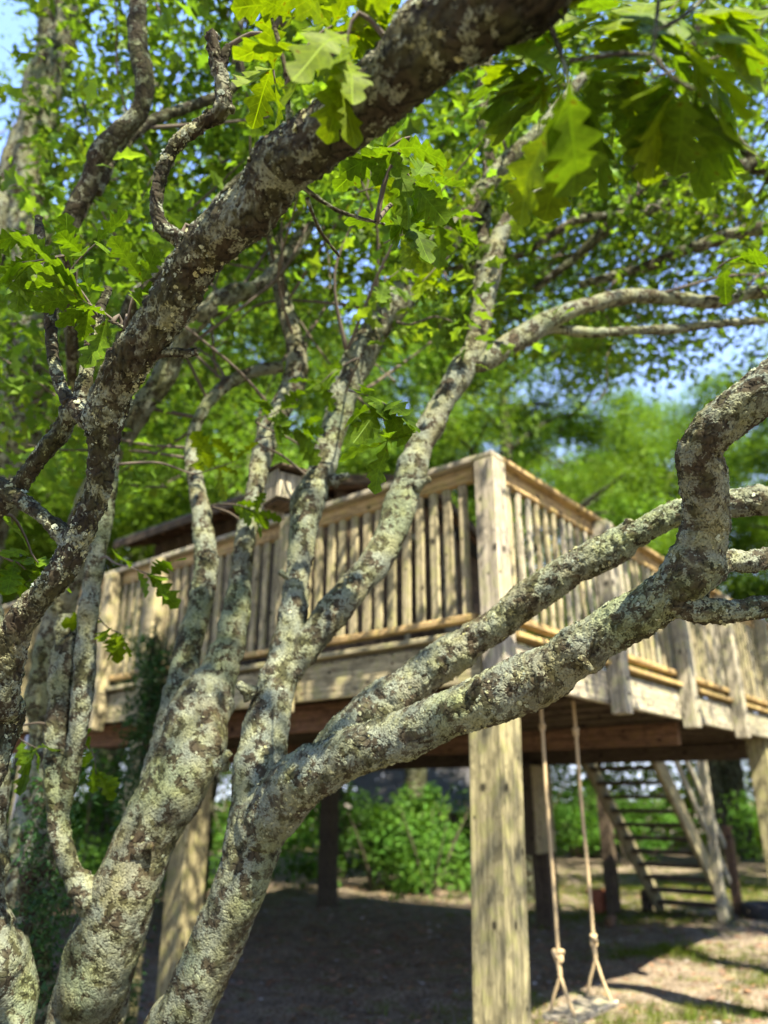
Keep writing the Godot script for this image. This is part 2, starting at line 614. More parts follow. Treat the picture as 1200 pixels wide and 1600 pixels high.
func make_materials() -> void:
	wood_textures()
	M.bark_dark = bark_material(0.43, 11, 0.6, 0.72)
	M.bark_mixed = bark_material(0.50, 37, 0.55)
	M.bark_lichen = bark_material(0.56, 23, 0.6)
	M.ground = ground_material()
	M.wood_green = wood(0.30, 0.265, 0.16)
	M.wood_grey = wood(0.32, 0.295, 0.22)
	M.wood_gold = wood(0.36, 0.26, 0.12)
	M.wood_post = wood(0.255, 0.23, 0.125)
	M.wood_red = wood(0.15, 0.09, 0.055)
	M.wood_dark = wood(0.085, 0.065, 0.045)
	M.wood_clad = wood(0.10, 0.07, 0.05)
	M.felt = plain(0.10, 0.10, 0.105, 0.95)
	M.rope = plain(0.42, 0.33, 0.19, 0.95, 0.2)
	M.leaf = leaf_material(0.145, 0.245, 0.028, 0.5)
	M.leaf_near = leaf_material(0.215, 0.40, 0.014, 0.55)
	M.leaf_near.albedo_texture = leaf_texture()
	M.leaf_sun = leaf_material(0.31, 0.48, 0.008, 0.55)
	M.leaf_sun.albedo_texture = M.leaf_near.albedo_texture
	M.ivy = leaf_material(0.04, 0.095, 0.035, 0.3)
	M.bush = leaf_material(0.085, 0.19, 0.028, 0.5)
	M.lichen = plain(0.36, 0.38, 0.29, 0.95, 0.15)
	M.twig = plain(0.085, 0.07, 0.05, 0.85)
	M.litter = plain(0.22, 0.14, 0.085, 0.9)
	M.grass = leaf_material(0.12, 0.19, 0.03, 0.6)
	M.brick = plain(0.17, 0.095, 0.07, 0.95)
	M.rubber = plain(0.03, 0.03, 0.032, 0.75)
	M.terracotta = plain(0.26, 0.09, 0.045, 0.9)
	M.metal = plain(0.55, 0.56, 0.6, 0.4)
	M.rust = plain(0.09, 0.045, 0.025, 0.8)
	M.stone = plain(0.26, 0.245, 0.225, 0.9)
	M.black = plain(0.02, 0.02, 0.022, 0.6)

func make_library() -> void:
	for i in 5:
		var s := Soup.new()
		leaf_into(s, Transform3D(), 1.0, true, [0.1, 0.22, 0.3, 0.05, 0.38][i], [0.12, 0.25, -0.1, 0.3, 0.05][i])
		leaf_big.append(s.mesh())
	for i in 5:
		clusters.append(make_cluster(18, 0.12, 0.075, 1.0))
	for i in 3:
		bush_clusters.append(make_cluster(14, 0.10, 0.085, 0.9))
	for i in 3:
		var s := Soup.new()
		for p in 3:
			var o := Vector3(rf(-0.5, 0.5), 0, rf(-0.5, 0.5)) * 0.9
			var t := rf(0.75, 1.2)
			var last := Vector3.ZERO
			var first := Vector3.ZERO
			for k in 8:
				var a := TAU * k / 7.0
				var q := o + Vector3(cos(a) * rf(0.5, 1.2), 0.1 + rf(0.0, 0.7), sin(a) * rf(0.5, 1.2)) * rf(0.25, 0.8)
				if k == 0:
					first = q
				if k == 7:
					q = first
				if k > 0:
					s.tri(o, last, q, Vector3.UP, Vector2.ZERO, Vector2.ZERO, Vector2.ZERO, Color(t, t, t * 0.95))
				last = q
		flakes.append(s.mesh())

func lichen_onto(parent: Node, size := 0.0055) -> void:
	var where := []
	var tints := []
	for i in surf_p.size():
		var n := surf_n[i]
		var x := n.cross(rdir()).normalized()
		var b := Basis(x, n, x.cross(n)).scaled(Vector3.ONE * size * (0.4 + 1.3 * pow(rng.randf(), 2.0)))
		where.append(Transform3D(b, surf_p[i]))
		var t := rf(0.7, 1.15)
		var y := rng.randf()
		tints.append(Color(t * (0.9 + 0.15 * y), t, t * (1.05 - 0.4 * y)))
	if where.size():
		stuff("lichen", parent, flakes[0], M.lichen, where, tints)
	surf_p.clear()
	surf_n.clear()

# ------------------------------------------------------------------ the foreground leaves
func leaf_part(tree: Node, base: Vector3, tip: Vector3, up: Vector3, mat: Material, roll := 0.0, wide := 1.0) -> void:
	var o := part("leaf", leaf_big[rng.randi() % leaf_big.size()], mat, tree)
	var y := (tip - base)
	var b := leaf_basis(y.normalized(), up, roll)
	var l := y.length()
	o.transform = Transform3D(Basis(b.x * l * wide, b.y * l, b.z * l), base)

func sprig(tree: Node, from: Vector3, to: Vector3, n: int, size: float, mat: Material, up := Vector3.UP) -> void:
	# a twig with leaves along its outer half and a fan at its tip
	var dir := (to - from).normalized()
	var len := from.distance_to(to)
	var mid := from.lerp(to, 0.5) + rdir() * len * 0.1
	var root := nearest(from, 0.32)
	if root == from:
		part("twig", tube([from, mid, to], [0.0028, 0.0022, 0.0014], 6, 0.02, 0.0, 0.0, 0.0, false), M.twig, tree)
	else:
		part("twig", tube([root, root.lerp(from, 0.5) + rdir() * 0.06 * root.distance_to(from) + Vector3(0, 0.02, 0), from, mid, to], [0.005, 0.004, 0.003, 0.0022, 0.0014], 6, 0.02, 0.0, 0.0, 0.0, false), M.twig, tree)
	for i in n:
		var w := 1.0 - pow(rng.randf(), 1.6) * 0.75
		var p := from.lerp(mid, w * 2.0) if w < 0.5 else mid.lerp(to, w * 2.0 - 1.0)
		var d := (dir * rf(0.1, 1.1) + rdir() * 0.9 + Vector3(0, -0.25, 0)).normalized()
		var u := (up * 1.4 + rdir() * 0.8).normalized()
		leaf_part(tree, p, p + d * size * rf(0.65, 1.2), u, mat, rf(-0.5, 0.5))

# ------------------------------------------------------------------ _ready
func _ready() -> void:
	rng.seed = 20240611
	nz.seed = 5
	nz.noise_type = FastNoiseLite.TYPE_SIMPLEX_SMOOTH
	nz.frequency = 0.35
	nz.fractal_octaves = 2
	nf.seed = 9
	nf.noise_type = FastNoiseLite.TYPE_SIMPLEX_SMOOTH
	nf.frequency = 1.0
	nf.fractal_octaves = 2
	view_and_light()
	make_materials()
	make_library()
	house_inv = Transform3D(Basis(Vector3.UP, YAW), CORNER).affine_inverse()
	gaps = [[at(960, 180, 0.65), 0.3], [at(560, 150, 1.1), 0.12], [at(530, 50, 1.05), 0.2], [at(130, 450, 1.5), 0.12], [world_of(0.0, -0.05, 2.8), 0.05], [world_of(1.6, 0, 2.2), 0.1], [world_of(2.8, 0, 2.4), 0.12],
		[world_of(4.4, 0, 2.4), 0.2], [world_of(0, 0.5, 2.55), 0.08], [world_of(0, 1.2, 2.5), 0.08], [world_of(-0.05, 0.95, 2.1), 0.06], [world_of(-0.1, 2.9, 2.7), 0.2], [world_of(0, 4.2, 2.3), 0.3], [at(610, 1095, 2.05), 0.08], [at(150, 1370, 2.1), 0.06],
		[at(310, 1490, 2.0), 0.07], [at(190, 1540, 2.1), 0.04], [at(630, 745, 2.67), 0.09], [at(395, 760, 2.85), 0.08], [at(312, 800, 2.9), 0.07], [at(468, 890, 2.5), 0.07], [at(740, 1110, 1.78), 0.1], [at(1150, 640, 1.45), 0.06],
		[at(730, 560, 2.93), 0.08], [at(900, 485, 3.1), 0.1], [Vector3(1.8, 0, -6.3), 0.55], [Vector3(2.9, 0, -7.3), 0.65], [Vector3(2.4, 0, -6.9), 0.5], [Vector3(3.4, 0, -9.0), 0.45], [Vector3(2.6, 0, -6.0), 0.35], [Vector3(0.6, 1, -14.2), 1.1], [Vector3(-2.4, 1.2, -14.0), 0.8], [Vector3(5.5, 0, -13.0), 1.2], [Vector3(8.5, 0, -13.5), 1.5], [Vector3(9.2, 1.5, -17.0), 1.4], [Vector3(5.8, 1.0, -18.5), 1.4], [Vector3(3.2, 0, -12.5), 0.8], [Vector3(4.4, 0, -9.0), 0.5], [Vector3(1.2, 0, -5.6), 0.2], [at(700, 345, 3.1), 0.1], [at(640, 80, 1.0), 0.15], [at(420, 260, 1.2), 0.1], [at(300, 400, 1.35), 0.08], [at(90, 1180, 2.25), 0.06], [at(300, 1180, 2.3), 0.07], [at(560, 900, 2.5), 0.06]]
	ground()
	treehouse()
	playhouse()
	staircase()
	swing()
	main_oak()
	overhanging_oak()
	left_trees()
	background_trees()
	undergrowth()
	small_things()
	fallen_sticks()

func view_and_light() -> void:
	var cam := Camera3D.new()
	cam.name = "camera"
	cam.position = EYE
	cam.rotation.x = PITCH
	var fov := rad_to_deg(2.0 * atan(800.0 / FPX))
	cam.fov = fov
	cam.near = 0.05
	cam.far = 600.0
	var lens := CameraAttributesPhysical.new()
	lens.frustum_focal_length = 12.0 / (800.0 / FPX)
	lens.frustum_focus_distance = 1.5
	lens.frustum_near = 0.05
	lens.frustum_far = 600.0
	lens.exposure_aperture = 1.5
	cam.attributes = lens
	cam.fov = fov
	add_child(cam)
	cam.current = true
	var env := Environment.new()
	env.background_mode = Environment.BG_SKY
	var sky := Sky.new()
	var sm := ProceduralSkyMaterial.new()
	sm.sky_top_color = Color(0.46, 0.59, 0.86)
	sm.sky_horizon_color = Color(0.84, 0.88, 0.95)
	sm.sky_curve = 0.22
	sm.sky_energy_multiplier = 0.85
	sm.ground_bottom_color = Color(0.25, 0.24, 0.2)
	sm.ground_horizon_color = Color(0.6, 0.65, 0.62)
	sky.sky_material = sm
	env.sky = sky
	env.tonemap_mode = Environment.TONE_MAPPER_LINEAR
	env.tonemap_exposure = 4.3
	env.sdfgi_enabled = true
	env.ssao_enabled = true
	env.ssil_enabled = true
	var we := WorldEnvironment.new()
	we.name = "world"
	we.environment = env
	add_child(we)
	var sun := DirectionalLight3D.new()
	sun.name = "sun"
	sun.light_color = Color(1.0, 0.95, 0.86)
	sun.light_energy = 1.6
	sun.light_angular_distance = 0.5
	sun.shadow_enabled = true
	add_child(sun)
	sun.look_at_from_position(SUN * 40.0, Vector3.ZERO, Vector3.UP)

func ground() -> void:
	var n := 150
	var v := PackedVector3Array()
	var idx := PackedInt32Array()
	var ax := PackedFloat32Array()
	for i in n + 1:
		var u := 2.0 * i / n - 1.0
		ax.append(14.0 * u + 386.0 * pow(absf(u), 7.0) * signf(u))
	for i in n + 1:
		for j in n + 1:
			var p := Vector3(ax[i] + 1.0, 0.0, ax[j] - 6.0)
			var near := clampf(1.5 - p.length() / 30.0, 0.0, 1.0)
			p.y = near * (nz.get_noise_2d(p.x * 3.0, p.z * 3.0) * 0.05 + nf.get_noise_2d(p.x * 3.0, p.z * 3.0) * 0.015)
			v.append(p)
	for i in n:
		for j in n:
			var a := i * (n + 1) + j
			idx.append_array([a, a + n + 1, a + 1, a + 1, a + n + 1, a + n + 2])
	var arr := []
	arr.resize(Mesh.ARRAY_MAX)
	arr[Mesh.ARRAY_VERTEX] = v
	arr[Mesh.ARRAY_INDEX] = idx
	var st := SurfaceTool.new()
	st.create_from_arrays(arr)
	st.generate_normals()
	struct("ground", st.commit(), M.ground)

func q3(s: float, t: float, y: float) -> Vector3:
	return Vector3(s, y, -t)

func world_of(s: float, t: float, y: float) -> Vector3:
	return house_inv.affine_inverse() * q3(s, t, y)

const DS := 6.1
const DT := 7.0

func treehouse() -> void:
	var h := thing("treehouse", "raised timber deck on square posts with slatted balustrade among the oak stems", "treehouse", CORNER, YAW)
	var S := Vector3(1, 0, 0)
	var T := Vector3(0, 0, -1)
	# deck boards, running away to the right
	var t := 0.03
	while t < DT - 0.1:
		timber("deck_board", q3(0.0, t + 0.06, 2.185), q3(DS, t + 0.06, 2.185), 0.118, 0.028, M.wood_grey, h, T, 0.004)
		t += 0.126
	# joists under them, then the bearers
	var s := 0.06
	while s < DS:
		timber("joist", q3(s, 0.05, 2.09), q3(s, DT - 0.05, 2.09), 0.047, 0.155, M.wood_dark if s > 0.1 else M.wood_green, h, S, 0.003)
		s += 0.42
	for k in [0.32, 3.0, 5.85]:
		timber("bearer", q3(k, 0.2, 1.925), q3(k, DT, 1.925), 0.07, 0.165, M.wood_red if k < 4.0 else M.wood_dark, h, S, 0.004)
	# fascia boards, in lengths
	var cuts := [0.0, 1.4, 2.6, 3.8, 5.0, DT]
	for i in cuts.size() - 1:
		timber("fascia_board", q3(-0.022, cuts[i] + 0.07, 2.075), q3(-0.022, cuts[i + 1] + 0.066, 2.075), 0.04, 0.2, M.wood_green, h, S)
	cuts = [0.0, 1.23, 2.45, 3.67, 4.89, DS]
	for i in cuts.size() - 1:
		timber("fascia_board", q3(cuts[i] + 0.07, -0.022, 2.075), q3(cuts[i + 1] + 0.066, -0.022, 2.075), 0.04, 0.2, M.wood_grey, h, T)
	# nosing boards on the deck's edges
	timber("edge_board", q3(-0.035, 0.1, 2.215), q3(-0.035, DT, 2.215), 0.09, 0.028, M.wood_green, h, S)
	timber("edge_board", q3(0.1, -0.035, 2.215), q3(DS, -0.035, 2.215), 0.09, 0.028, M.wood_gold, h, T)
	# rails
	timber("bottom_rail", q3(-0.02, 0.08, 2.30), q3(-0.02, DT, 2.30), 0.07, 0.035, M.wood_gold, h, S)
	timber("bottom_rail", q3(0.08, -0.02, 2.30), q3(DS, -0.02, 2.30), 0.07, 0.035, M.wood_gold, h, T)
	timber("top_rail", q3(-0.02, 0.07, 3.075), q3(-0.02, DT, 3.075), 0.045, 0.085, M.wood_gold, h, S)
	timber("top_rail", q3(0.07, -0.02, 3.075), q3(DS, -0.02, 3.075), 0.045, 0.085, M.wood_gold, h, T)
	timber("handrail_cap", q3(-0.03, -0.085, 3.137), q3(-0.03, DT, 3.137), 0.12, 0.034, M.wood_grey, h, S, 0.006)
	timber("handrail_cap", q3(0.031, -0.03, 3.137), q3(DS, -0.03, 3.137), 0.12, 0.034, M.wood_gold, h, T, 0.006)
	# balusters
	t = 0.15
	while t < DT:
		timber("baluster", q3(-0.024 + rf(-0.004, 0.004), t + rf(-0.006, 0.006), 2.318), q3(-0.024, t + rf(-0.006, 0.006), 3.033), 0.05, 0.022, M.wood_green, h, T, 0.003, 0.2)
		t += 0.096
	s = 0.16
	while s < DS:
		timber("baluster", q3(s + rf(-0.006, 0.006), -0.024 + rf(-0.004, 0.004), 2.318), q3(s + rf(-0.006, 0.006), -0.024, 3.033), 0.042, 0.022, M.wood_grey if rng.randf() < 0.4 else M.wood_green, h, S, 0.003, 0.2)
		s += 0.104
	# newel posts bolted outside the fascia
	timber("newel_post", q3(-0.03, -0.03, 1.99), q3(-0.03, -0.03, 3.118), 0.124, 0.124, M.wood_grey, h, S, 0.007)
	var posts := {}
	for k in [1.23, 2.45, 3.67, 4.89]:
		posts[k] = timber("newel_post", q3(k, -0.094, 1.915), q3(k, -0.094, 3.115), 0.1, 0.1, M.wood_grey, h, S, 0.006)
	for k in [1.4, 2.79, 3.4, 4.7, 6.1]:
		timber("newel_post", q3(-0.094, k, 1.915), q3(-0.094, k, 3.115), 0.1, 0.1, M.wood_green, h, S, 0.006)
	# the far sides' railing
	timber("top_rail", q3(DS, 0.05, 3.09), q3(DS, 1.5, 3.09), 0.045, 0.085, M.wood_green, h, S)
	timber("top_rail", q3(DS, 2.7, 3.09), q3(DS, DT, 3.09), 0.045, 0.085, M.wood_green, h, S)
	timber("top_rail", q3(0.05, DT + 0.03, 3.09), q3(DS, DT + 0.03, 3.09), 0.045, 0.085, M.wood_green, h, T)
	t = 0.2
	while t < DT:
		if t < 1.6 or t > 2.6:
			timber("baluster", q3(DS, t, 2.2), q3(DS, t, 3.05), 0.05, 0.024, M.wood_green, h, T, 0.003, 0.2)
		t += 0.13
	# posts to the ground
	timber("support_post", q3(-0.045, 0.062, -0.05), q3(0.02, 0.04, 1.985), 0.185, 0.185, M.wood_post, h, S, 0.01)
	for k in [[0.1, 2.42], [0.1, 3.0], [0.1, 4.6], [0.1, 6.4], [4.89, 0.11]]:
		timber("support_post", q3(k[0], k[1], -0.05), q3(k[0], k[1], 1.84 if k[0] < 3.0 else 2.0), 0.18, 0.18, M.wood_post, h, S, 0.01)
	for k in [[5.75, 6.5], [5.95, 3.05]]:
		timber("support_post", q3(k[0], k[1], -0.05), q3(k[0], k[1], 1.84), 0.22, 0.22, M.wood_dark, h, S, 0.01)
	# diagonal braces
	timber("brace", q3(0.14, 2.5, 1.35), q3(0.32, 3.0, 1.84), 0.07, 0.07, M.wood_green, h, S)
	nails(h)
	# coach bolts on the fascia posts
	for k in [1.23, 2.45, 3.67]:
		for y in [2.03, 2.12]:
			var b := CylinderMesh.new()
			b.top_radius = 0.009
			b.bottom_radius = 0.011
			b.height = 0.008
			b.radial_segments = 8
			b.rings = 1
			var post: Node3D = posts[k]
			var o := part("bolt", b, M.black, post)
			o.transform = post.transform.affine_inverse() * Transform3D(Basis(Vector3(1, 0, 0), PI / 2), q3(k, -0.148, y))

func nails(h: Node) -> void:
	var c := CylinderMesh.new()
	c.top_radius = 0.006
	c.bottom_radius = 0.0065
	c.height = 0.006
	c.radial_segments = 7
	c.rings = 1
	for t in [0.2, 0.62, 1.05, 1.3, 1.52, 1.95, 2.4]:
		for y in [2.02, 2.13]:
			var o := part("nail_head", c, M.rust, h)
			o.transform = Transform3D(Basis(Vector3(0, 0, 1), PI / 2), q3(-0.0435, t + rf(-0.01, 0.01), y + rf(-0.01, 0.01)))
	for s in [0.2, 0.61, 1.03, 1.42, 1.85, 2.25, 2.65, 3.1]:
		for y in [2.02, 2.13]:
			var o := part("nail_head", c, M.rust, h)
			o.transform = Transform3D(Basis(Vector3(1, 0, 0), PI / 2), q3(s + rf(-0.01, 0.01), -0.0435, y + rf(-0.01, 0.01)))

func playhouse() -> void:
	var h := thing("playhouse", "brown boarded playhouse with a low felt roof standing on the treehouse deck", "playhouse", CORNER, YAW)
	var s0 := 0.95
	var s1 := 3.65
	var ridge := 2.3
	var t0 := 2.32
	var t1 := 4.4
	var y0 := 2.202
	var S := Vector3(1, 0, 0)
	var T := Vector3(0, 0, -1)
	var eave := 3.815
	var top := 4.395
	# side walls of upright boards
	var t := t0
	while t < t1 - 0.02:
		timber("wall_board", q3(s0, t + 0.06, y0), q3(s0, t + 0.06, 3.85), 0.022, 0.114, M.wood_dark, h, S, 0.003, 0.25)
		timber("wall_board", q3(s1, t + 0.06, y0), q3(s1, t + 0.06, 3.85), 0.022, 0.114, M.wood_dark, h, S, 0.003, 0.25)
		t += 0.12
	# gable walls of overlapping level boards, with a doorway in the near one
	for g in [t0, t1]:
		var y := y0
		while y < 4.28:
			var cut := clampf((y + 0.1 - 3.86) / 0.5, 0.0, 0.95)
			var a := lerpf(s0, ridge, cut)
			var b := lerpf(s1, ridge, cut)
			if g == t0 and y < 3.75:
				timber("wall_board", q3(a, g, y + 0.06), q3(2.24, g - 0.008, y + 0.06), 0.022, 0.125, M.wood_clad, h, T, 0.003, 0.4)
				timber("wall_board", q3(2.9, g, y + 0.06), q3(b, g - 0.008, y + 0.06), 0.022, 0.125, M.wood_clad, h, T, 0.003, 0.4)
			elif b - a > 0.05:
				timber("wall_board", q3(a, g, y + 0.06), q3(b, g - 0.008, y + 0.06), 0.022, 0.125, M.wood_clad, h, T, 0.003, 0.4)
			y += 0.112
	timber("door_frame", q3(2.26, t0 - 0.025, y0), q3(2.26, t0 - 0.025, 3.8), 0.06, 0.03, M.wood_grey, h, S)
	timber("door_frame", q3(2.88, t0 - 0.025, y0), q3(2.88, t0 - 0.025, 3.8), 0.06, 0.03, M.wood_grey, h, S)
	timber("door_frame", q3(2.23, t0 - 0.025, 3.83), q3(2.91, t0 - 0.025, 3.83), 0.03, 0.06, M.wood_grey, h, T)
	for k in 4:
		timber("door_board", q3(2.3, t0 - 0.1 - k * 0.13, y0 + 0.03), q3(2.3, t0 - 0.1 - k * 0.13, 3.75), 0.022, 0.126, M.wood_grey if k == 3 else M.wood_clad, h, S)
	# rafters and roof
	t = t0 - 0.16
	while t < t1 + 0.2:
		timber("rafter", q3(0.63, t, eave - 0.035), q3(ridge, t, top - 0.055), 0.04, 0.075, M.wood_red, h, T, 0.003)
		timber("rafter", q3(3.97, t, eave - 0.035), q3(ridge, t, top - 0.055), 0.04, 0.075, M.wood_red, h, T, 0.003)
		t += 0.29
	for k in 9:
		var a := (k + 0.5) / 9.0
		var rise := 0.012 * (k % 2)
		for g in [[0.575, 0.336], [4.025, -0.336]]:
			timber("roof_sheet", q3(lerpf(g[0], ridge, a), t0 - 0.22, lerpf(eave, top, a) + rise), q3(lerpf(g[0], ridge, a), t1 + 0.22, lerpf(eave, top, a) + rise), 0.208, 0.016, M.felt, h, Vector3(signf(g[1]), 0.336, 0))
	timber("eave_board", q3(0.575, t0 - 0.22, eave - 0.043), q3(0.575, t1 + 0.22, eave - 0.043), 0.022, 0.07, M.wood_dark, h, S)
	timber("barge_board", q3(0.56, t0 - 0.235, eave - 0.03), q3(ridge, t0 - 0.235, top - 0.03), 0.022, 0.09, M.wood_dark, h, T)
	timber("barge_board", q3(4.04, t0 - 0.235, eave - 0.03), q3(ridge, t0 - 0.238, top - 0.03), 0.022, 0.09, M.wood_dark, h, T)

func staircase() -> void:
	var h := thing("staircase", "open wooden staircase with slim treads leading up to the far edge of the deck", "staircase", CORNER, YAW)
	var S := Vector3(1, 0, 0)
	var T := Vector3(0, 0, -1)
	var a := q3(6.17, 0, 2.07)
	var b := q3(8.3, 0, 0.0)
	for t in [1.65, 2.55]:
		timber("stringer", a + T * t, b + T * t, 0.055, 0.24, M.wood_green, h, T)
	for k in 12:
		var p := a.lerp(b, (k + 0.6) / 12.4)
		timber("tread", p + T * 1.68, p + T * 2.52, 0.25, 0.045, M.wood_dark, h, S)
	# handrails on the right
	for y in [0.42, 0.85]:
		timber("handrail", a + T * 1.6 + Vector3(0.2, y - 0.1, 0), b + T * 1.6 + Vector3(0, y, 0), 0.035, 0.1, M.wood_grey, h, T)
	timber("newel_post", q3(7.75, 1.57, -0.05), q3(7.75, 1.57, 2.5), 0.11, 0.11, M.wood_grey, h, S, 0.008)
	timber("newel_post", q3(8.5, 1.6, -0.05), q3(8.5, 1.6, 1.1), 0.11, 0.11, M.wood_red, h, S, 0.008)
	timber("support_post", q3(7.5, 2.9, -0.05), q3(7.5, 2.9, 1.5), 0.15, 0.15, M.wood_dark, h, S, 0.008)
	timber("support_post", q3(8.05, 2.66, -0.05), q3(8.05, 2.66, 0.28), 0.12, 0.12, M.wood_dark, h, S, 0.008)

func trefoil(p: Vector3, r: float, thick: float, turn: float) -> ArrayMesh:
	var pts := []
	var rad := []
	for i in 25:
		var a := TAU * i / 24.0
		pts.append(p + Basis(Vector3.UP, turn) * (Vector3(sin(a) + 2.0 * sin(2.0 * a), (cos(a) - 2.0 * cos(2.0 * a)) * 1.1, -sin(3.0 * a) * 1.2) * r / 3.0))
		rad.append(thick)
	return tube(pts, rad, 8, 0.01, 0.0, 0.0, 0.0, false)

func rope(called: String, a: Vector3, b: Vector3, r: float, parent: Node) -> MeshInstance3D:
	# three twisted strands
	var s := Soup.new()
	var l := a.distance_to(b)
	var n := ceili(l / 0.006)
	var y := (b - a).normalized()
	var x := y.cross(Vector3(0.3, 0.1, 0.9)).normalized()
	var z := x.cross(y)
	var last := []
	for i in n + 1:
		var w := float(i) / n
		var c := a.lerp(b, w) + (x * sin(w * 9.0) + z * cos(w * 7.0)) * 0.003 * sin(w * PI)
		var ring := []
		for j in 12:
			var an := TAU * j / 12.0
			var d := x * cos(an) + z * sin(an)
			ring.append([c + d * r * (0.86 + 0.2 * absf(sin(1.5 * an + w * l * 95.0))), d])
		if i:
			for j in 12:
				var k := (j + 1) % 12
				var t := 0.85 + 0.3 * absf(sin(1.5 * TAU * (j + 0.5) / 12.0 + w * l * 95.0))
				s.quad(last[j][0], last[k][0], ring[k][0], ring[j][0], (last[j][1] + last[k][1]).normalized(), Vector2.ZERO, Vector2.ZERO, Vector2.ZERO, Vector2.ZERO, Color(t, t, t))
		last = ring
	return part(called, s.mesh(), M.rope, parent)

func swing() -> void:
	var h := thing("rope_swing", "pale rope swing with a plank seat hanging under the deck", "swing", CORNER, YAW)
	var ends := [[0.78, 0.2, 0.70], [1.2, 0.2, 0.72]]
	for e in ends:
		var s: float = e[0]
		var t: float = e[1]
		var top := q3(s, t, 2.01)
		var low := q3(s, t, e[2])
		var main := rope("rope", top, low, 0.0105, h)
		part("knot", trefoil(low, 0.028, 0.011, s * 3.0), M.rope, main)
		part("knot", trefoil(q3(s, t, 1.83), 0.02, 0.010, s * 5.0), M.rope, main)
		var fork := low - Vector3(0, 0.09, 0)
		rope("rope", low, fork, 0.013, h)
		rope("rope", fork, q3(s, t - 0.08, 0.41), 0.009, h)
		rope("rope", fork, q3(s, t + 0.08, 0.41), 0.009, h)
	timber("seat", q3(0.74, 0.2, 0.425), q3(1.25, 0.2, 0.425), 0.19, 0.03, M.wood_grey, h, Vector3(0, 0, 1), 0.007)

# ------------------------------------------------------------------ the near oaks
func V(a: float, b: float, c: float, d: float) -> Vector4:
	return Vector4(a, b, c, d)

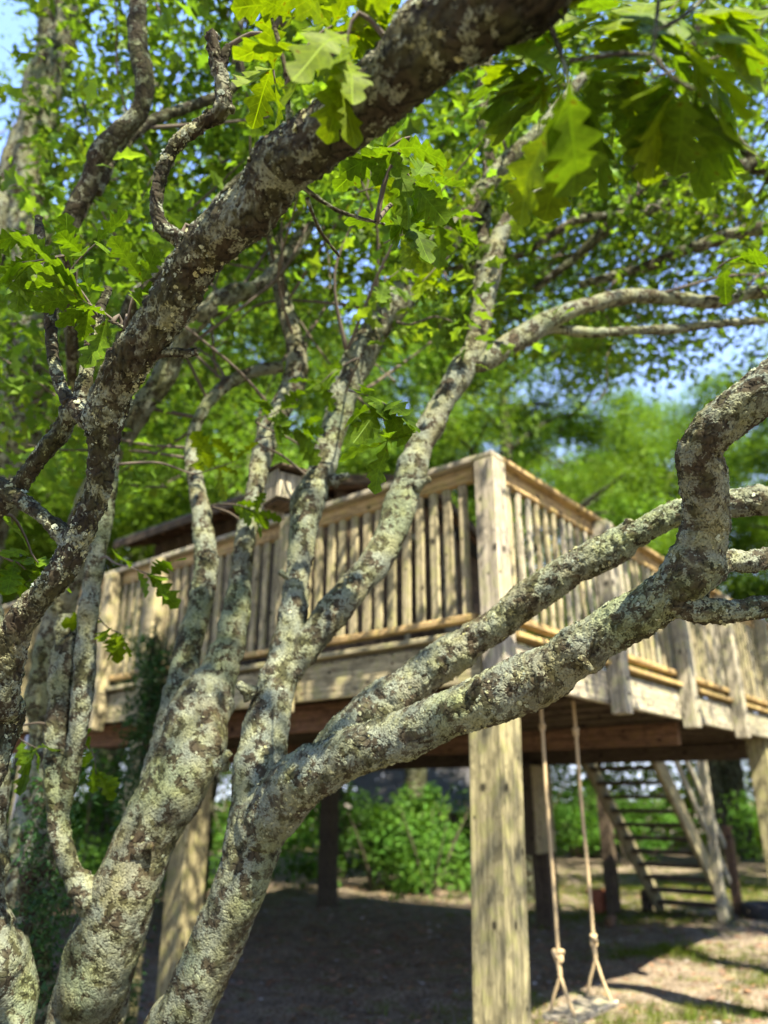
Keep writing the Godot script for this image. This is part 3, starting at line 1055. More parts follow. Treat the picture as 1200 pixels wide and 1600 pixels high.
func main_oak() -> void:
	var base := at(130, 1700, 2.25)
	base.y = 0.0
	spine.clear()
	var t := thing("oak_tree", "lichen covered oak forking into many leaning stems in front of the deck", "tree", Vector3.ZERO, 0.0, "oaks standing round the deck")
	var B: Material = M.bark_lichen
	var D: Material = M.bark_dark
	# the left stem
	limb(t, "trunk", B, [[Vector3(-0.86, -0.1, -2.35), 0.17], V(128, 1640, 2.15, 66), V(150, 1520, 2.15, 62), V(190, 1410, 2.15, 54), V(230, 1310, 2.2, 50), V(272, 1235, 2.25, 54), V(300, 1160, 2.3, 55), V(318, 1100, 2.38, 48), V(340, 1050, 2.45, 32), V(362, 1000, 2.5, 25)], 1.3, 0.0026, 0.02, 0.075)
	limb(t, "stem", B, [V(255, 1225, 2.3, 40), V(272, 1130, 2.4, 30), V(285, 1060, 2.5, 24), V(298, 1000, 2.6, 21), V(322, 900, 2.75, 20), V(318, 830, 2.85, 17), V(310, 770, 2.95, 14), V(298, 700, 3.1, 10), V(318, 640, 3.2, 9), V(355, 600, 3.3, 11), V(400, 580, 3.35, 11), V(440, 573, 3.4, 10)], 1.6, 0.003, 0.01)
	limb(t, "stem", B, [V(330, 1080, 2.42, 36), V(360, 1000, 2.5, 26), V(375, 910, 2.65, 19), V(383, 840, 2.75, 18), V(398, 770, 2.85, 17), V(410, 710, 2.95, 18), V(432, 650, 3.05, 19), V(458, 600, 3.15, 21), V(464, 550, 3.2, 17), V(448, 490, 3.3, 14), V(436, 440, 3.4, 12), V(428, 370, 3.5, 10), V(440, 300, 3.6, 8)], 1.6, 0.003, 0.01)
	# the right stem, from which the long branches leave
	limb(t, "trunk", B, [[Vector3(-0.72, -0.1, -2.3), 0.13], V(250, 1680, 2.05, 54), V(290, 1580, 2.05, 47), V(330, 1490, 2.05, 44), V(368, 1400, 2.05, 46), V(395, 1320, 2.06, 46), V(405, 1260, 2.1, 46), V(408, 1190, 2.16, 42), V(422, 1110, 2.25, 36), V(442, 1040, 2.35, 30), V(455, 980, 2.42, 26), V(465, 900, 2.52, 20), V(474, 830, 2.6, 24), V(482, 780, 2.65, 27), V(505, 730, 2.72, 22), V(522, 670, 2.8, 22), V(540, 610, 2.88, 23), V(562, 555, 2.95, 27), V(592, 508, 3.0, 23), V(630, 460, 3.05, 24), V(672, 408, 3.1, 22), V(720, 345, 3.15, 22), V(760, 290, 3.2, 16), V(795, 248, 3.25, 13), V(850, 195, 3.3, 10), V(910, 120, 3.4, 8)], 1.3, 0.0026, 0.03, 0.075)
	# a second stem from it, crossing to the right in front of the balustrade
	limb(t, "stem", B, [V(452, 1050, 2.33, 22), V(483, 1002, 2.38, 27), V(520, 955, 2.43, 28), V(556, 915, 2.5, 26), V(590, 876, 2.56, 25), V(612, 830, 2.62, 25), V(628, 785, 2.67, 26), V(642, 735, 2.72, 25), V(663, 685, 2.78, 22), V(692, 630, 2.84, 20), V(722, 580, 2.9, 21), V(742, 540, 2.95, 20), V(754, 480, 3.02, 17), V(766, 425, 3.1, 17), V(778, 375, 3.18, 15), V(805, 330, 3.25, 11), V(860, 290, 3.3, 8), V(930, 240, 3.4, 6)], 1.4, 0.003, 0.03)
	limb(t, "branch", B, [V(735, 570, 2.92, 18), V(775, 552, 2.98, 20), V(822, 522, 3.05, 20), V(880, 490, 3.1, 15), V(930, 474, 3.18, 13), V(985, 463, 3.25, 13), V(1050, 466, 3.3, 12), V(1110, 472, 3.3, 11), V(1165, 460, 3.35, 12), V(1240, 448, 3.4, 11), V(1320, 430, 3.5, 9)], 1.8, 0.002, 0.02)
	limb(t, "branch", B, [V(800, 535, 3.05, 10), V(860, 515, 3.1, 9), V(920, 520, 3.15, 9), V(980, 517, 3.2, 8), V(1050, 514, 3.3, 8), V(1120, 506, 3.4, 7), V(1200, 500, 3.5, 6)], 2.2, 0.002)
	limb(t, "branch", D, [V(745, 500, 3.0, 12), V(760, 300, 3.35, 11), V(765, 240, 3.45, 12), V(752, 170, 3.55, 12), V(760, 90, 3.6, 11), V(770, 0, 3.7, 9)], 2.0, 0.003)
	# the long lower branch, reaching to the right and then turning up
	limb(t, "branch", B, [V(400, 1310, 2.06, 38), V(428, 1262, 2.02, 46), V(470, 1218, 1.98, 45), V(520, 1190, 1.94, 41), V(580, 1166, 1.9, 39), V(645, 1140, 1.86, 40), V(720, 1108, 1.8, 42), V(790, 1080, 1.76, 43), V(845, 1058, 1.72, 47), V(885, 1030, 1.69, 44), V(935, 995, 1.66, 40), V(990, 962, 1.62, 39), V(1040, 928, 1.58, 40), V(1075, 895, 1.555, 36), V(1090, 860, 1.54, 30)], 0.62, 0.0034, 0.12)
	limb(t, "branch", M.bark_mixed, [V(1010, 950, 1.6, 30), V(1045, 925, 1.575, 40), V(1082, 888, 1.55, 45), V(1100, 840, 1.53, 38), V(1106, 790, 1.51, 36), V(1098, 745, 1.5, 36), V(1092, 705, 1.49, 37), V(1118, 668, 1.47, 38), V(1160, 635, 1.45, 40), V(1210, 602, 1.43, 41), V(1280, 560, 1.42, 40), V(1360, 500, 1.4, 38)], 0.62, 0.0034, 0.12)
	limb(t, "branch", M.bark_mixed, [V(1085, 915, 1.57, 28), V(1112, 890, 1.58, 22), V(1140, 876, 1.6, 18), V(1170, 878, 1.62, 17), V(1205, 870, 1.64, 16), V(1270, 862, 1.7, 14)], 0.7, 0.0035, 0.08)
	limb(t, "branch", M.bark_mixed, [V(1045, 935, 1.57, 30), V(1085, 950, 1.55, 22), V(1125, 956, 1.54, 20), V(1170, 953, 1.53, 19), V(1230, 942, 1.52, 17), V(1290, 935, 1.52, 15)], 0.7, 0.0035, 0.08)
	# the upper branch behind it
	limb(t, "branch", B, [V(500, 1200, 1.98, 34), V(538, 1158, 2.03, 38), V(585, 1115, 2.06, 38), V(640, 1072, 2.08, 35), V(700, 1026, 2.08, 31), V(765, 983, 2.06, 28), V(830, 932, 2.03, 28), V(895, 890, 2.0, 28), V(955, 856, 1.97, 29), V(1000, 832, 1.94, 23), V(1055, 803, 1.92, 22), V(1110, 790, 1.9, 24), V(1160, 785, 1.88, 25), V(1230, 780, 1.86, 23), V(1310, 770, 1.85, 20)], 0.75, 0.004, 0.08)
	limb(t, "branch_stub", D, [V(972, 845, 1.96, 13), V(980, 826, 1.95, 12), V(985, 812, 1.945, 9)], 0.7, 0.002)
	for k in [[392, 1085, 2.22, 372, 1068, 16], [455, 905, 2.5, 436, 893, 11], [650, 760, 2.66, 672, 748, 12], [345, 1195, 2.2, 358, 1176, 14], [740, 1085, 1.74, 748, 1060, 15], [905, 1030, 1.63, 925, 1048, 13], [560, 570, 2.9, 540, 548, 12], [215, 1330, 2.12, 238, 1322, 16], [520, 752, 2.68, 545, 742, 13]]:
		limb(t, "branch_stub", B, [V(k[0], k[1], k[2], k[5] * 1.0), V((k[0] + k[3]) * 0.5, (k[1] + k[4]) * 0.5, k[2] - 0.01, k[5] * 0.55), V(k[3], k[4], k[2] - 0.02, k[5] * 0.42)], 1.0, 0.003, 0.03)
	# the small leaning stems at the left crotch
	limb(t, "stem", B, [V(178, 1450, 2.13, 38), V(140, 1400, 2.13, 26), V(114, 1365, 2.15, 18), V(98, 1320, 2.17, 16), V(90, 1270, 2.2, 17), V(88, 1210, 2.23, 19), V(90, 1140, 2.28, 21), V(97, 1060, 2.33, 20), V(104, 990, 2.38, 19), V(104, 962, 2.4, 15)], 1.2, 0.003, 0.02)
	limb(t, "stem", B, [V(92, 1285, 2.2, 16), V(108, 1210, 2.22, 16), V(122, 1140, 2.25, 16), V(131, 1060, 2.28, 17), V(136, 980, 2.32, 16), V(145, 900, 2.36, 15), V(158, 830, 2.4, 15), V(172, 750, 2.45, 13), V(178, 660, 2.5, 10)], 1.2, 0.003, 0.02)
	limb(t, "stem", D, [[Vector3(-1.15, -0.1, -3.0), 0.12], V(48, 1640, 2.75, 42), V(46, 1500, 2.8, 36), V(56, 1380, 2.85, 28), V(66, 1290, 2.9, 20), V(72, 1200, 2.95, 15), V(70, 1120, 3.0, 12)], 1.6, 0.004)
	lichen_onto(t)
	# leaf sprays on its twigs
	var L: Material = M.leaf_near
	sprig(t, at(545, 610, 2.0), at(615, 640, 1.75), 10, 0.12, L)
	sprig(t, at(590, 640, 1.78), at(606, 690, 1.74), 4, 0.11, L)
	for k in [[640, 330, 2.2, 700, 350, 9], [600, 380, 2.3, 660, 365, 8], [560, 300, 2.2, 640, 270, 8], [400, 660, 2.6, 440, 640, 8], [400, 690, 2.6, 470, 670, 8], [640, 400, 2.6, 600, 440, 7], [700, 400, 2.6, 660, 440, 7], [300, 740, 2.6, 370, 720, 8], [330, 790, 2.7, 400, 800, 6], [180, 880, 2.3, 240, 900, 7], [150, 960, 2.4, 190, 990, 6], [130, 1150, 2.5, 150, 1210, 5], [20, 1140, 2.2, 60, 1170, 6], [1120, 420, 2.2, 1160, 400, 6], [560, 560, 2.6, 500, 600, 7]]:
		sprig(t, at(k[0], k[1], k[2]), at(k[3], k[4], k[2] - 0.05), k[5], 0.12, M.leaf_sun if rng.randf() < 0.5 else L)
	# its crown: above and behind the stems
	var where := []
	var tints := []
	var cl := []
	for i in 105:
		var z := rf(-6.6, -2.3)
		var y := rf(1.75 - z * 0.56, 7.2)
		cl.append([Vector3(rf(-2.1, 2.6), y, z), rf(0.25, 0.5), 11])
	for i in 14:
		cl.append([at(rf(330, 800), rf(140, 560), rf(2.7, 3.5)), rf(0.13, 0.22), 6])
	for i in 13:
		cl.append([at(rf(-30, 330), rf(330, 760), rf(2.7, 3.6)), rf(0.13, 0.22), 6])
	twigs_for(t, cl, Vector3(-0.2, 3.0, -2.8))
	clumps_into(where, tints, cl, 1.0, 0.7)
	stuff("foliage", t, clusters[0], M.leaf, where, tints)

func overhanging_oak() -> void:
	spine.clear()
	var t := thing("oak_tree", "dark rough barked oak branch sweeping across the upper left foreground", "tree", Vector3.ZERO, 0.0, "oaks standing round the deck")
	var D: Material = M.bark_dark
	limb(t, "limb", D, [[Vector3(-0.95, -0.1, -1.35), 0.06], [Vector3(-0.9, 0.7, -1.33), 0.045], V(-12, 1190, 1.6, 27), V(2, 1090, 1.58, 25), V(22, 995, 1.56, 24), V(58, 938, 1.55, 22), V(102, 884, 1.54, 22), V(130, 820, 1.53, 22), V(152, 765, 1.52, 21), V(160, 705, 1.5, 24), V(165, 645, 1.48, 31), V(187, 590, 1.45, 33), V(226, 535, 1.42, 34), V(264, 477, 1.39, 35), V(300, 420, 1.35, 38), V(345, 370, 1.3, 41), V(398, 318, 1.25, 45), V(442, 262, 1.2, 49), V(500, 222, 1.14, 50), V(560, 172, 1.08, 51), V(622, 112, 1.02, 58), V(690, 50, 0.97, 68), V(770, 0, 0.93, 72), V(860, -60, 0.9, 74), [Vector3(0.55, 2.55, -0.35), 0.062], [Vector3(1.1, 2.75, 0.1), 0.068], [Vector3(1.6, 2.5, 0.55), 0.08], [Vector3(1.85, 1.6, 0.8), 0.11], [Vector3(1.9, 0.6, 0.85), 0.13], [Vector3(1.92, -0.1, 0.85), 0.17]], 0.55, 0.0042, 0.1)
	limb(t, "branch", D, [V(118, 852, 1.54, 20), V(95, 832, 1.55, 16), V(68, 808, 1.56, 12), V(38, 785, 1.58, 13), V(5, 763, 1.6, 14), V(-50, 740, 1.65, 14)], 0.7, 0.003, 0.06)
	limb(t, "branch", D, [V(158, 668, 1.49, 24), V(138, 652, 1.5, 20), V(120, 636, 1.51, 20), V(104, 660, 1.53, 16), V(92, 680, 1.54, 15), V(62, 714, 1.57, 15), V(30, 760, 1.6, 15), V(0, 792, 1.62, 15), V(-60, 840, 1.66, 15)], 0.7, 0.003, 0.05)
	limb(t, "branch", D, [V(126, 634, 1.51, 16), V(134, 585, 1.52, 13), V(142, 540, 1.53, 12), V(150, 500, 1.56, 9), V(170, 450, 1.6, 6)], 0.8, 0.002)
	limb(t, "branch", D, [V(112, 632, 1.51, 14), V(96, 605, 1.53, 11), V(84, 560, 1.56, 10), V(80, 515, 1.58, 10), V(75, 465, 1.6, 10), V(66, 410, 1.64, 9), V(60, 340, 1.7, 7)], 0.8, 0.002)
	# the crooked dead twig and its broken tip
	limb(t, "branch", D, [V(298, 400, 1.34, 18), V(282, 374, 1.33, 13), V(258, 358, 1.33, 12), V(245, 335, 1.33, 11), V(246, 298, 1.33, 11), V(260, 250, 1.33, 11), V(280, 220, 1.33, 11), V(318, 193, 1.33, 11), V(348, 168, 1.32, 15), V(346, 128, 1.32, 12), V(337, 92, 1.32, 12), V(331, 58, 1.32, 11), V(328, 52, 1.32, 9)], 0.5, 0.003, 0.12)
	limb(t, "branch_stub", D, [V(345, 110, 1.32, 9), V(352, 82, 1.32, 8), V(358, 72, 1.32, 6)], 0.6, 0.002, 0.05)
	limb(t, "branch_stub", D, [V(352, 168, 1.32, 9), V(366, 172, 1.32, 6)], 0.6, 0.002)
	limb(t, "branch_stub", D, [V(235, 555, 1.42, 10), V(262, 551, 1.42, 8), V(290, 552, 1.42, 7), V(308, 549, 1.42, 6)], 0.6, 0.002, 0.08)
	limb(t, "branch_stub", D, [V(320, 370, 1.3, 10), V(335, 330, 1.29, 7), V(350, 312, 1.28, 6)], 0.6, 0.002)
	# twigs beneath it, lichened and bare
	for k in [[470, 290, 1.2, 530, 330, 1.25, 600, 350, 1.35, 4.0], [480, 310, 1.2, 500, 360, 1.25, 530, 400, 1.3, 4.0], [452, 200, 1.15, 446, 110, 1.15, 425, 30, 1.18, 5.0], [210, 530, 1.44, 190, 510, 1.42, 165, 500, 1.45, 3.0], [860, 40, 0.92, 885, 110, 0.87, 888, 150, 0.84, 5.0], [800, 60, 1.00, 850, 30, 0.92, 880, -20, 0.90, 6.0], [890, 95, 0.87, 960, 85, 0.84, 1020, 85, 0.82, 5.0], [1020, 85, 0.82, 1050, 120, 0.79, 1085, 140, 0.79, 4.5], [1030, -10, 0.90, 1025, 40, 0.84, 1020, 85, 0.82, 4.0], [1110, -10, 0.96, 1060, 30, 0.87, 1015, 50, 0.84, 4.5]]:
		limb(t, "twig", M.bark_dark, [V(k[0], k[1], k[2], k[9]), V(k[3], k[4], k[5], k[9] * 0.85), V(k[6], k[7], k[8], k[9] * 0.6)], 0.6, 0.001)
	lichen_onto(t, 0.0068)
	# the big leaves close to the lens, hanging at the upper right
	var toward := Vector3(0, 0.25, 1)
	for k in [[888, 130, 908, 335, 0.62, 0.62], [856, 195, 782, 368, 0.66, 0.64], [872, 120, 800, 60, 0.68, 0.66], [868, 110, 812, 150, 0.70, 0.70], [850, 140, 745, 172, 0.72, 0.74], [845, 135, 775, 200, 0.70, 0.72], [880, 135, 845, 260, 0.66, 0.64], [892, 125, 990, 235, 0.66, 0.66], [1060, 60, 1195, 180, 0.62, 0.60], [1072, 140, 1058, 275, 0.64, 0.66], [1080, 140, 1175, 235, 0.66, 0.68], [1060, 130, 965, 255, 0.64, 0.66], [1040, 130, 965, 160, 0.62, 0.60], [1000, 120, 930, 100, 0.64, 0.62], [1020, 90, 905, 60, 0.66, 0.64], [880, 20, 820, -40, 0.70, 0.68], [890, 10, 960, -40, 0.70, 0.68], [940, 20, 870, 55, 0.72, 0.72], [1000, 30, 940, 70, 0.72, 0.72], [1100, 20, 1170, -20, 0.72, 0.72], [1000, 50, 1090, 20, 0.68, 0.66], [1120, 60, 1230, 40, 0.66, 0.64], [905, 150, 985, 300, 0.70, 0.72], [870, 170, 880, 300, 0.72, 0.74], [1030, 60, 1010, -40, 0.70, 0.68], [950, 95, 1030, 190, 0.74, 0.76], [820, 90, 760, 110, 0.74, 0.74], [1085, 140, 1130, 300, 0.66, 0.68], [1000, 110, 1010, 230, 0.7, 0.72], [930, 110, 925, 230, 0.68, 0.66], [1130, 30, 1210, 110, 0.7, 0.7], [960, 60, 985, -30, 0.74, 0.74], [845, 100, 870, 20, 0.74, 0.74], [1050, 40, 1130, 130, 0.72, 0.72]]:
		for copy in 2:
			var jx := rf(-26, 26) * copy
			var jy := rf(-26, 26) * copy
			leaf_part(t, at(k[0] + jx, k[1] + jy, k[4] * 1.28 + 0.05 * copy), at(lerpf(k[0], k[2], 0.9 - 0.15 * copy) + jx * 2.0, lerpf(k[1], k[3], 0.9 - 0.15 * copy) + jy, k[5] * 1.28 + 0.085 + 0.05 * copy), (toward + rdir() * 0.22).normalized(), M.leaf_near if rng.randf() < 0.5 else M.leaf_sun, rf(-0.3, 0.3), 1.15)
	# bright leaves above the branch and other sprays along it
	for k in [[470, 90, 1.1, 520, 40, 9, 0.11], [500, 60, 1.05, 590, 30, 9, 0.11], [560, 20, 1.0, 540, 90, 7, 0.11], [440, 40, 1.2, 470, 10, 7, 0.1], [420, 60, 1.3, 430, 130, 5, 0.1], [640, 215, 1.3, 590, 245, 7, 0.1], [600, 240, 1.35, 650, 290, 7, 0.1], [660, 320, 1.5, 610, 360, 8, 0.1]]:
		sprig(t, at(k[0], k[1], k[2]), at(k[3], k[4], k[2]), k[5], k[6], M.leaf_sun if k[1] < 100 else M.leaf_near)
	for k in [[150, 490, 1.5, 90, 420, 9], [190, 510, 1.45, 130, 470, 9], [100, 400, 1.6, 30, 410, 7], [90, 450, 1.6, 150, 380, 8], [200, 500, 1.4, 225, 440, 4], [60, 390, 1.7, 20, 360, 6], [40, 840, 1.7, 60, 880, 6], [5, 870, 1.7, 40, 890, 5], [300, 355, 1.33, 320, 350, 2]]:
		sprig(t, at(k[0], k[1], k[2]), at(k[3], k[4], k[2]), k[5], 0.1, M.leaf_near)
	# the crown overhead, out of the picture for the most part, that dapples the light
	var where := []
	var tints := []
	var cl := []
	for i in 64:
		cl.append([Vector3(rf(-3.6, 5.6), rf(4.8, 7.4), rf(-4.4, 4.5)), rf(0.35, 0.6), 24])
	for i in 80:
		cl.append([at(rf(620, 1320), rf(-220, 430), rf(5.0, 7.6)), rf(0.3, 0.5), 13])
	for p in [at(110, 1560, 2.15), at(150, 1480, 2.15), at(230, 1280, 2.2), at(350, 1400, 2.05), at(260, 1100, 2.4), at(400, 1180, 2.15), at(470, 1210, 1.95), at(300, 1560, 2.05)]:
		cl.append([p + SUN * rf(3.6, 4.6), 0.36, 24])
	twigs_for(t, cl.slice(64), Vector3(1.0, 3.4, -1.5))
	clumps_into(where, tints, cl, 1.0, 0.6)
	stuff("foliage", t, clusters[1], M.leaf, where, tints)

func left_trees() -> void:
	var B: Material = M.bark_lichen
	var D: Material = M.bark_dark
	# a pale stem cut by the picture's lower left corner
	spine.clear()
	var t := thing("oak_tree", "grey lichened trunk cut by the lower left corner of the picture", "tree", Vector3.ZERO, 0.0, "oaks standing round the deck")
	limb(t, "trunk", B, [[Vector3(-0.98, -0.1, -1.85), 0.16], V(-40, 1640, 1.9, 82), V(-52, 1500, 1.9, 74), V(-48, 1380, 1.95, 58), V(-30, 1240, 2.0, 42), V(-14, 1160, 2.05, 30), V(-8, 1060, 2.15, 24), V(-14, 960, 2.3, 20), V(-40, 800, 2.5, 18)], 1.2, 0.004, 0.02)
	lichen_onto(t)
	# the thick blurred trunk at the left edge
	spine.clear()
	t = thing("oak_tree", "thick grey green trunk rising along the left edge behind the branches", "tree", Vector3.ZERO, 0.0, "oaks standing round the deck")
	limb(t, "trunk", B, [[Vector3(-2.75, -0.1, -4.4), 0.3], V(-85, 1200, 4.4, 52), V(-68, 1000, 4.4, 48), V(-42, 860, 4.4, 44), V(2, 740, 4.4, 42), V(38, 610, 4.5, 38), V(52, 500, 4.6, 34), V(50, 400, 4.7, 32), V(42, 290, 4.8, 28), V(60, 170, 4.9, 30), V(85, 80, 5.0, 32), V(105, -20, 5.1, 30), V(120, -140, 5.3, 24)], 2.5, 0.006)
	limb(t, "branch", B, [V(60, 180, 4.9, 22), V(32, 230, 4.85, 22), V(15, 300, 4.8, 22), V(-20, 420, 4.7, 22)], 2.5, 0.005)
	limb(t, "branch", D, [V(75, 600, 4.5, 14), V(88, 540, 4.5, 14), V(78, 470, 4.6, 12)], 2.5, 0.004)
	var where := []
	var tints := []
	var cl := []
	for i in 62:
		cl.append([Vector3(rf(-6.5, -1.4), rf(4.6, 8.6), rf(-8.6, -5.4)), rf(0.35, 0.6), 15])
	for i in 14:
		cl.append([at(rf(100, 400), rf(100, 640), rf(5.0, 6.6)), rf(0.25, 0.4), 12])
	twigs_for(t, cl, Vector3(-2.6, 4.0, -4.6))
	clumps_into(where, tints, cl, 1.0, 0.8)
	stuff("foliage", t, clusters[2], M.leaf, where, tints)
	# the crooked limb and the darker limbs behind the foreground branch
	spine.clear()
	t = thing("oak_tree", "oak with dark crooked limbs showing behind the foreground branch", "tree", Vector3.ZERO, 0.0, "oaks standing round the deck")
	limb(t, "trunk", B, [[Vector3(-1.62, -0.1, -3.3), 0.16], V(60, 1240, 3.2, 34), V(70, 1080, 3.2, 28), V(105, 900, 3.2, 24), V(150, 760, 3.15, 22), V(200, 665, 3.1, 20), V(250, 598, 3.1, 19), V(282, 525, 3.1, 19), V(325, 486, 3.15, 17), V(362, 460, 3.2, 16), V(405, 447, 3.25, 13), V(450, 400, 3.3, 12), V(500, 320, 3.4, 10)], 1.8, 0.004)
	limb(t, "limb", D, [V(170, 720, 3.1, 14), V(200, 500, 2.75, 14), V(238, 448, 2.7, 16), V(282, 402, 2.65, 15), V(330, 340, 2.6, 13), V(350, 310, 2.6, 11), V(420, 240, 2.6, 9)], 1.8, 0.003)
	limb(t, "limb", D, [V(118, 640, 2.9, 10), V(105, 400, 2.55, 12), V(112, 345, 2.5, 15), V(140, 285, 2.5, 16), V(162, 232, 2.5, 19), V(212, 182, 2.5, 15), V(226, 128, 2.5, 16), V(215, 65, 2.52, 16), V(217, -10, 2.55, 14), V(225, -80, 2.6, 12)], 1.4, 0.003)
	limb(t, "limb", D, [V(150, 300, 2.52, 12), V(180, 240, 2.6, 11), V(235, 190, 2.7, 9), V(300, 165, 2.8, 8), V(370, 130, 2.9, 8), V(372, 40, 2.95, 8), V(390, -30, 3.0, 7)], 1.6, 0.003)
	where = []
	tints = []
	cl = []
	for i in 44:
		cl.append([at(rf(130, 640), rf(-160, 380), rf(3.3, 5.6)), rf(0.25, 0.42), 10])
	twigs_for(t, cl, at(200, 700, 3.1))
	clumps_into(where, tints, cl, 1.0, 0.8)
	stuff("foliage", t, clusters[3], M.leaf, where, tints)
	# the oak off the right side whose dark boughs cross the upper right
	spine.clear()
	t = thing("oak_tree", "oak at the right with thin dark boughs crossing the upper right of the view", "tree", Vector3.ZERO, 0.0, "oaks standing round the deck")
	limb(t, "trunk", D, [[Vector3(3.75, -0.1, -4.6), 0.24], [Vector3(3.7, 1.6, -4.6), 0.17], V(1400, 700, 5.0, 34), V(1370, 520, 4.95, 26), V(1290, 380, 4.9, 18), V(1205, 268, 4.8, 13), V(1110, 272, 4.8, 12), V(1015, 288, 4.8, 12), V(962, 342, 4.8, 10), V(905, 398, 4.85, 8), V(835, 452, 4.9, 6)], 1.8, 0.004)
	limb(t, "limb", D, [V(1370, 520, 4.95, 18), V(1290, 400, 4.8, 13), V(1200, 358, 4.7, 11), V(1090, 384, 4.7, 10), V(1005, 418, 4.75, 9), V(905, 446, 4.8, 6)], 1.8, 0.003)
	limb(t, "limb", D, [V(1020, 288, 4.8, 9), V(985, 245, 4.75, 8), V(1005, 185, 4.7, 8), V(1060, 130, 4.7, 7), V(1090, 40, 4.7, 6)], 1.8, 0.003)
	limb(t, "limb", D, [V(1110, 272, 4.8, 9), V(1010, 330, 4.6, 8), V(900, 345, 4.5, 7), V(810, 400, 4.5, 6), V(700, 420, 4.6, 4)], 1.8, 0.003)
	limb(t, "limb", D, [V(1210, 280, 4.8, 9), V(1100, 180, 5.0, 8), V(960, 130, 5.2, 7), V(830, 150, 5.3, 5), V(720, 200, 5.4, 5), V(650, 275, 5.5, 4)], 1.8, 0.003)
	where = []
	tints = []
	cl = []
	for i in 44:
		cl.append([at(rf(700, 1330), rf(20, 560), rf(5.1, 7.0)), rf(0.25, 0.42), 11])
	twigs_for(t, cl, at(1150, 330, 4.9))
	clumps_into(where, tints, cl, 1.0, 0.9)
	stuff("foliage", t, clusters[4], M.leaf, where, tints)
	# the ivied trunk
	t = thing("ivy_plant", "dark glossy ivy clothing a post under the left balustrade", "ivy", Vector3.ZERO, 0.0, "ivy plants")
	where = []
	tints = []
	for i in 480:
		var y := rf(0.0, 2.5)
		var a := rf(0, TAU)
		var p := world_of(-0.16, 2.66, y) + Vector3(cos(a), 0, sin(a)) * (0.05 + 0.055 * rng.randf())
		where.append(Transform3D(Basis.from_euler(Vector3(rf(-0.8, 0.8), rf(0, TAU), rf(-0.8, 0.8))).scaled(Vector3.ONE * rf(0.3, 0.5)), p))
		var k := rf(0.7, 1.5)
		tints.append(Color(k, k, k))
	stuff("foliage", t, bush_clusters[0], M.ivy, where, tints)
	part("stem", tube([world_of(-0.16, 2.66, -0.05), world_of(-0.14, 2.66, 1.2), world_of(-0.16, 2.66, 2.6)], [0.03, 0.025, 0.012], 8, 0.08, 0.003), M.bark_dark, t)
	t = thing("ivy_plant", "ivy leaves climbing the dark stem at the lower left", "ivy", Vector3.ZERO, 0.0, "ivy plants")
	where = []
	tints = []
	for i in 110:
		var w := rng.randf()
		var p := at(lerpf(62, 84, w), lerpf(1580, 1210, w), 2.74) + rdir() * 0.07
		where.append(Transform3D(Basis.from_euler(Vector3(rf(-0.8, 0.8), rf(0, TAU), rf(-0.8, 0.8))).scaled(Vector3.ONE * rf(0.22, 0.36)), p))
		var k := rf(0.6, 1.5)
		tints.append(Color(k, k, k))
	stuff("foliage", t, bush_clusters[1], M.ivy, where, tints)

# ------------------------------------------------------------------ the wood behind
func wood_tree(label: String, x: float, z: float, h: float, r: float, wide: float, low: float, dense: float, lean := 0.0) -> void:
	var t := thing("oak_tree", label, "tree", Vector3.ZERO, 0.0, "oaks in the wood beyond the deck")
	var foot := Vector3(x, -0.1, z)
	var top := foot + Vector3(lean, h * 0.85, rf(-0.6, 0.6))
	var mid := foot.lerp(top, 0.45) + Vector3(rf(-0.35, 0.35), 0, rf(-0.3, 0.3))
	part("trunk", tube([foot, foot.lerp(mid, 0.4), mid, mid.lerp(top, 0.5), top], [r * 1.35, r, r * 0.8, r * 0.55, r * 0.2], 12, 0.12, 0.012), M.bark_dark, t)
	var cl := []
	var limbs := int(15 * dense)
	for k in limbs:
		# limbs leave the trunk all the way up and carry flat sprays of leaves
		var y := lerpf(low, h * 0.95, pow((k + 0.5) / limbs, 0.9))
		var w := clampf(y / (h * 0.85), 0.0, 1.0)
		var from := foot.lerp(mid, w / 0.45) if w < 0.45 else mid.lerp(top, (w - 0.45) / 0.55)
		var a := k * 2.4 + rf(-0.5, 0.5)
		var reach := wide * rf(0.7, 1.15) * (1.0 - 0.55 * pow(w, 3.0))
		var out := Vector3(cos(a), rf(0.05, 0.45), sin(a)) * reach
		var bend := from + out * 0.5 + Vector3(rf(-0.3, 0.3), rf(0.0, 0.4), rf(-0.3, 0.3))
		var rr := r * (0.4 - 0.2 * w)
		part("limb", tube([from, bend, from + out], [rr, rr * 0.7, rr * 0.25], 7, 0.12, 0.006), M.bark_dark, t)
		cl.append([from + out, rf(0.5, 0.85), 66 * rf(0.7, 1.3)])
		for g in 3:
			var b := (bend if g < 2 else from.lerp(bend, 0.5)).lerp(from + out, 0.25 * g if g < 2 else 0.4)
			var sd := out.cross(Vector3.UP).normalized() * (1.0 if g % 2 else -1.0)
			var tip := b + (sd * rf(0.5, 1.1) + out.normalized() * rf(0.2, 0.6) + Vector3(0, rf(-0.1, 0.5), 0)) * wide * 0.33
			part("branch", tube([b, b.lerp(tip, 0.5) + rdir() * 0.1, tip], [rr * 0.5, rr * 0.35, rr * 0.12], 6, 0.12, 0.003, 0.0), M.bark_dark, t)
			cl.append([tip, rf(0.45, 0.8), 60 * rf(0.6, 1.3)])
	var where := []
	var tints := []
	clumps_into(where, tints, cl, 1.15, 0.5, 0.38)
	stuff("crown", t, clusters[rng.randi() % 5], M.leaf, where, tints)

